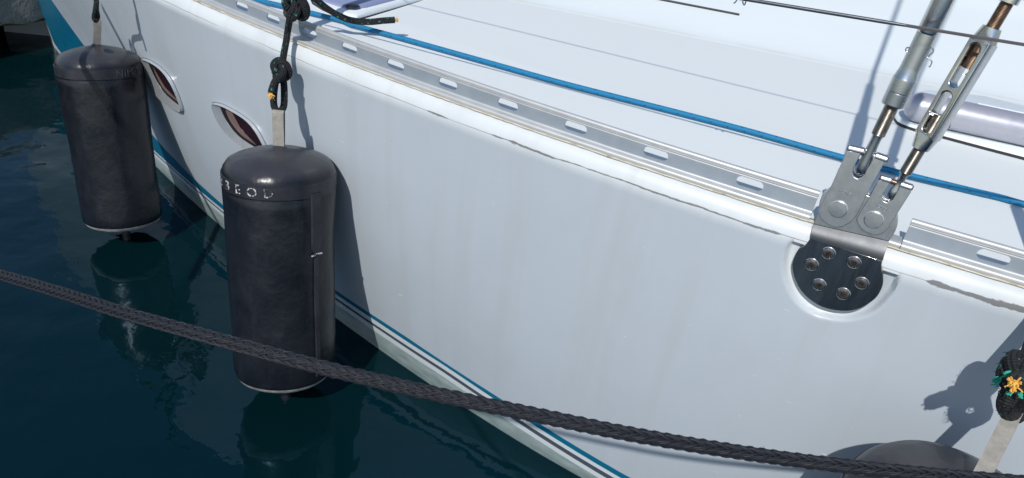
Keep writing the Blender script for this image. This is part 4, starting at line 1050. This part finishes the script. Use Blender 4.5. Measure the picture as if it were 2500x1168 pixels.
RCH = .6
while RCH < 1.6:                                       # nearest height at which the line stays above the picture
    e_ = [at_d(q, d)-SUN*(RCH+k) for q, d, k in (((188, 165), 2.08, 0), ((372, 535), 2.2, .12))]
    v_ = [M.T@(e_[0]*(1-t_)+e_[1]*t_-CAM) for t_ in np.linspace(-1.1, 1.7, 40)]
    if all(q[2] < .05 or not (-40 < q[0]/q[2]*F_PX+1250 < 2540 and -40 < q[1]/q[2]*F_PX+584 < 1200) for q in v_): break
    RCH += .05
print('bow line reach', RCH)
def dock_line(p0, p1, reach, r, name, label):
    # a line strung from the dock to the bow above the picture, whose shadow crosses the hull and far fender
    a, b = p0-SUN*reach[0], p1-SUN*reach[1]; e = (b-a)
    m = MB(); m.add(*tube(resample([a-e*.8, a, b, b+e*.4], .05), r, 8)); tag(m.build(name, MT['rope_black']), label, 'rope')
dock_line(at_d((188, 165), 2.08), at_d((372, 535), 2.2), (RCH, RCH+.12), .009, 'bow_line', 'dark bow line above the photo, its thin shadow slanting across the far fender')
# ------------------------------------------------------------------ mooring rope in front
def mooring():
    D = .0118
    pp = [(-420, 560, 24), (-150, 632, 27), (0, 672, 30), (150, 716, 33), (300, 764, 36), (520, 826, 38.5), (740, 886, 40), (940, 935, 40.5), (1140, 979, 41), (1320, 1016, 41), (1500, 1053, 41), (1700, 1088, 40.5), (1900, 1118, 40), (2080, 1140, 40), (2250, 1157, 40), (2420, 1172, 40), (2700, 1196, 41), (3000, 1216, 42)]
    ctr = resample(spline([at_d((x, y), D*F_PX/w_*1.04) for x, y, w_ in pp], 12), .0016); D *= .9
    ctr = resample(ctr, .0016); n = len(ctr); T, U, V = frames(ctr); L = np.arange(n)*.0016
    Nc, pitch, R0, am = 8, D*7.0, D*.385, D*.060; m = MB(); w_ = 2*math.pi/pitch; st = 2
    idx = np.arange(0, n, st); am = D*.085; R0 = D*.380; SEG = 10
    for sgn in (1, -1):
        for i in range(Nc):
            pts, nr = [], []
            for k in idx:
                q = L[k]; x = 2*i + sgn*Nc*w_*q/math.pi
                th = sgn*w_*q + 2*math.pi*i/Nc; r = R0 + sgn*am*math.cos(math.pi/2*(x-.5)); e = U[k]*math.cos(th)+V[k]*math.sin(th)
                pts.append(ctr[k]+e*r); nr.append(e)
            pts, nr = np.array(pts), np.array(nr); t_ = np.gradient(pts, axis=0); t_ /= np.linalg.norm(t_, axis=1)[:, None]
            sd = np.cross(t_, nr); sd /= np.linalg.norm(sd, axis=1)[:, None]; nn = np.cross(sd, t_); v, f, uv = [], [], []; K = len(pts)
            for k in range(K):
                for j in range(SEG):                   # three-yarn lobes round each strand
                    wob = 1+.10*mnoise.noise(Vector((i*3.1+sgn, L[idx[k]]*55, 0))); a_ = 2*math.pi*j/SEG; v.append(pts[k]+nn[k]*D*.018*mnoise.noise(Vector((i*5.7+sgn*2, L[idx[k]]*40, 4)))+wob*(sd[k]*D*.116*math.cos(a_)+nn[k]*D*.095*math.sin(a_))); uv.append((j/SEG, k*st*.0016))
            for k in range(K-1):
                for j in range(SEG):
                    j2 = (j+1) % SEG; f.append((k*SEG+j, k*SEG+j2, (k+1)*SEG+j2, (k+1)*SEG+j))
            m.add(v, f, uv)
    # frayed fibres standing off the lay
    r = random.Random(11)
    for _ in range(110):
        k = r.randrange(10, n-10); a = r.uniform(0, 6.28); e = U[k]*math.cos(a)+V[k]*math.sin(a); p0 = ctr[k]+e*D*.47; d = unit(e*r.uniform(.3, 1)+T[k]*r.uniform(-1, 1))
        m.add(*tube([p0, p0+d*.0012, p0+d*.0022+UP*-.0004], [.00022, .00016, .0001], 4))
    o = m.build('mooring_rope', MT['moor'], angle=80); tag(o, 'long dark grey braided mooring rope sagging across the whole foreground', 'rope')
mooring()
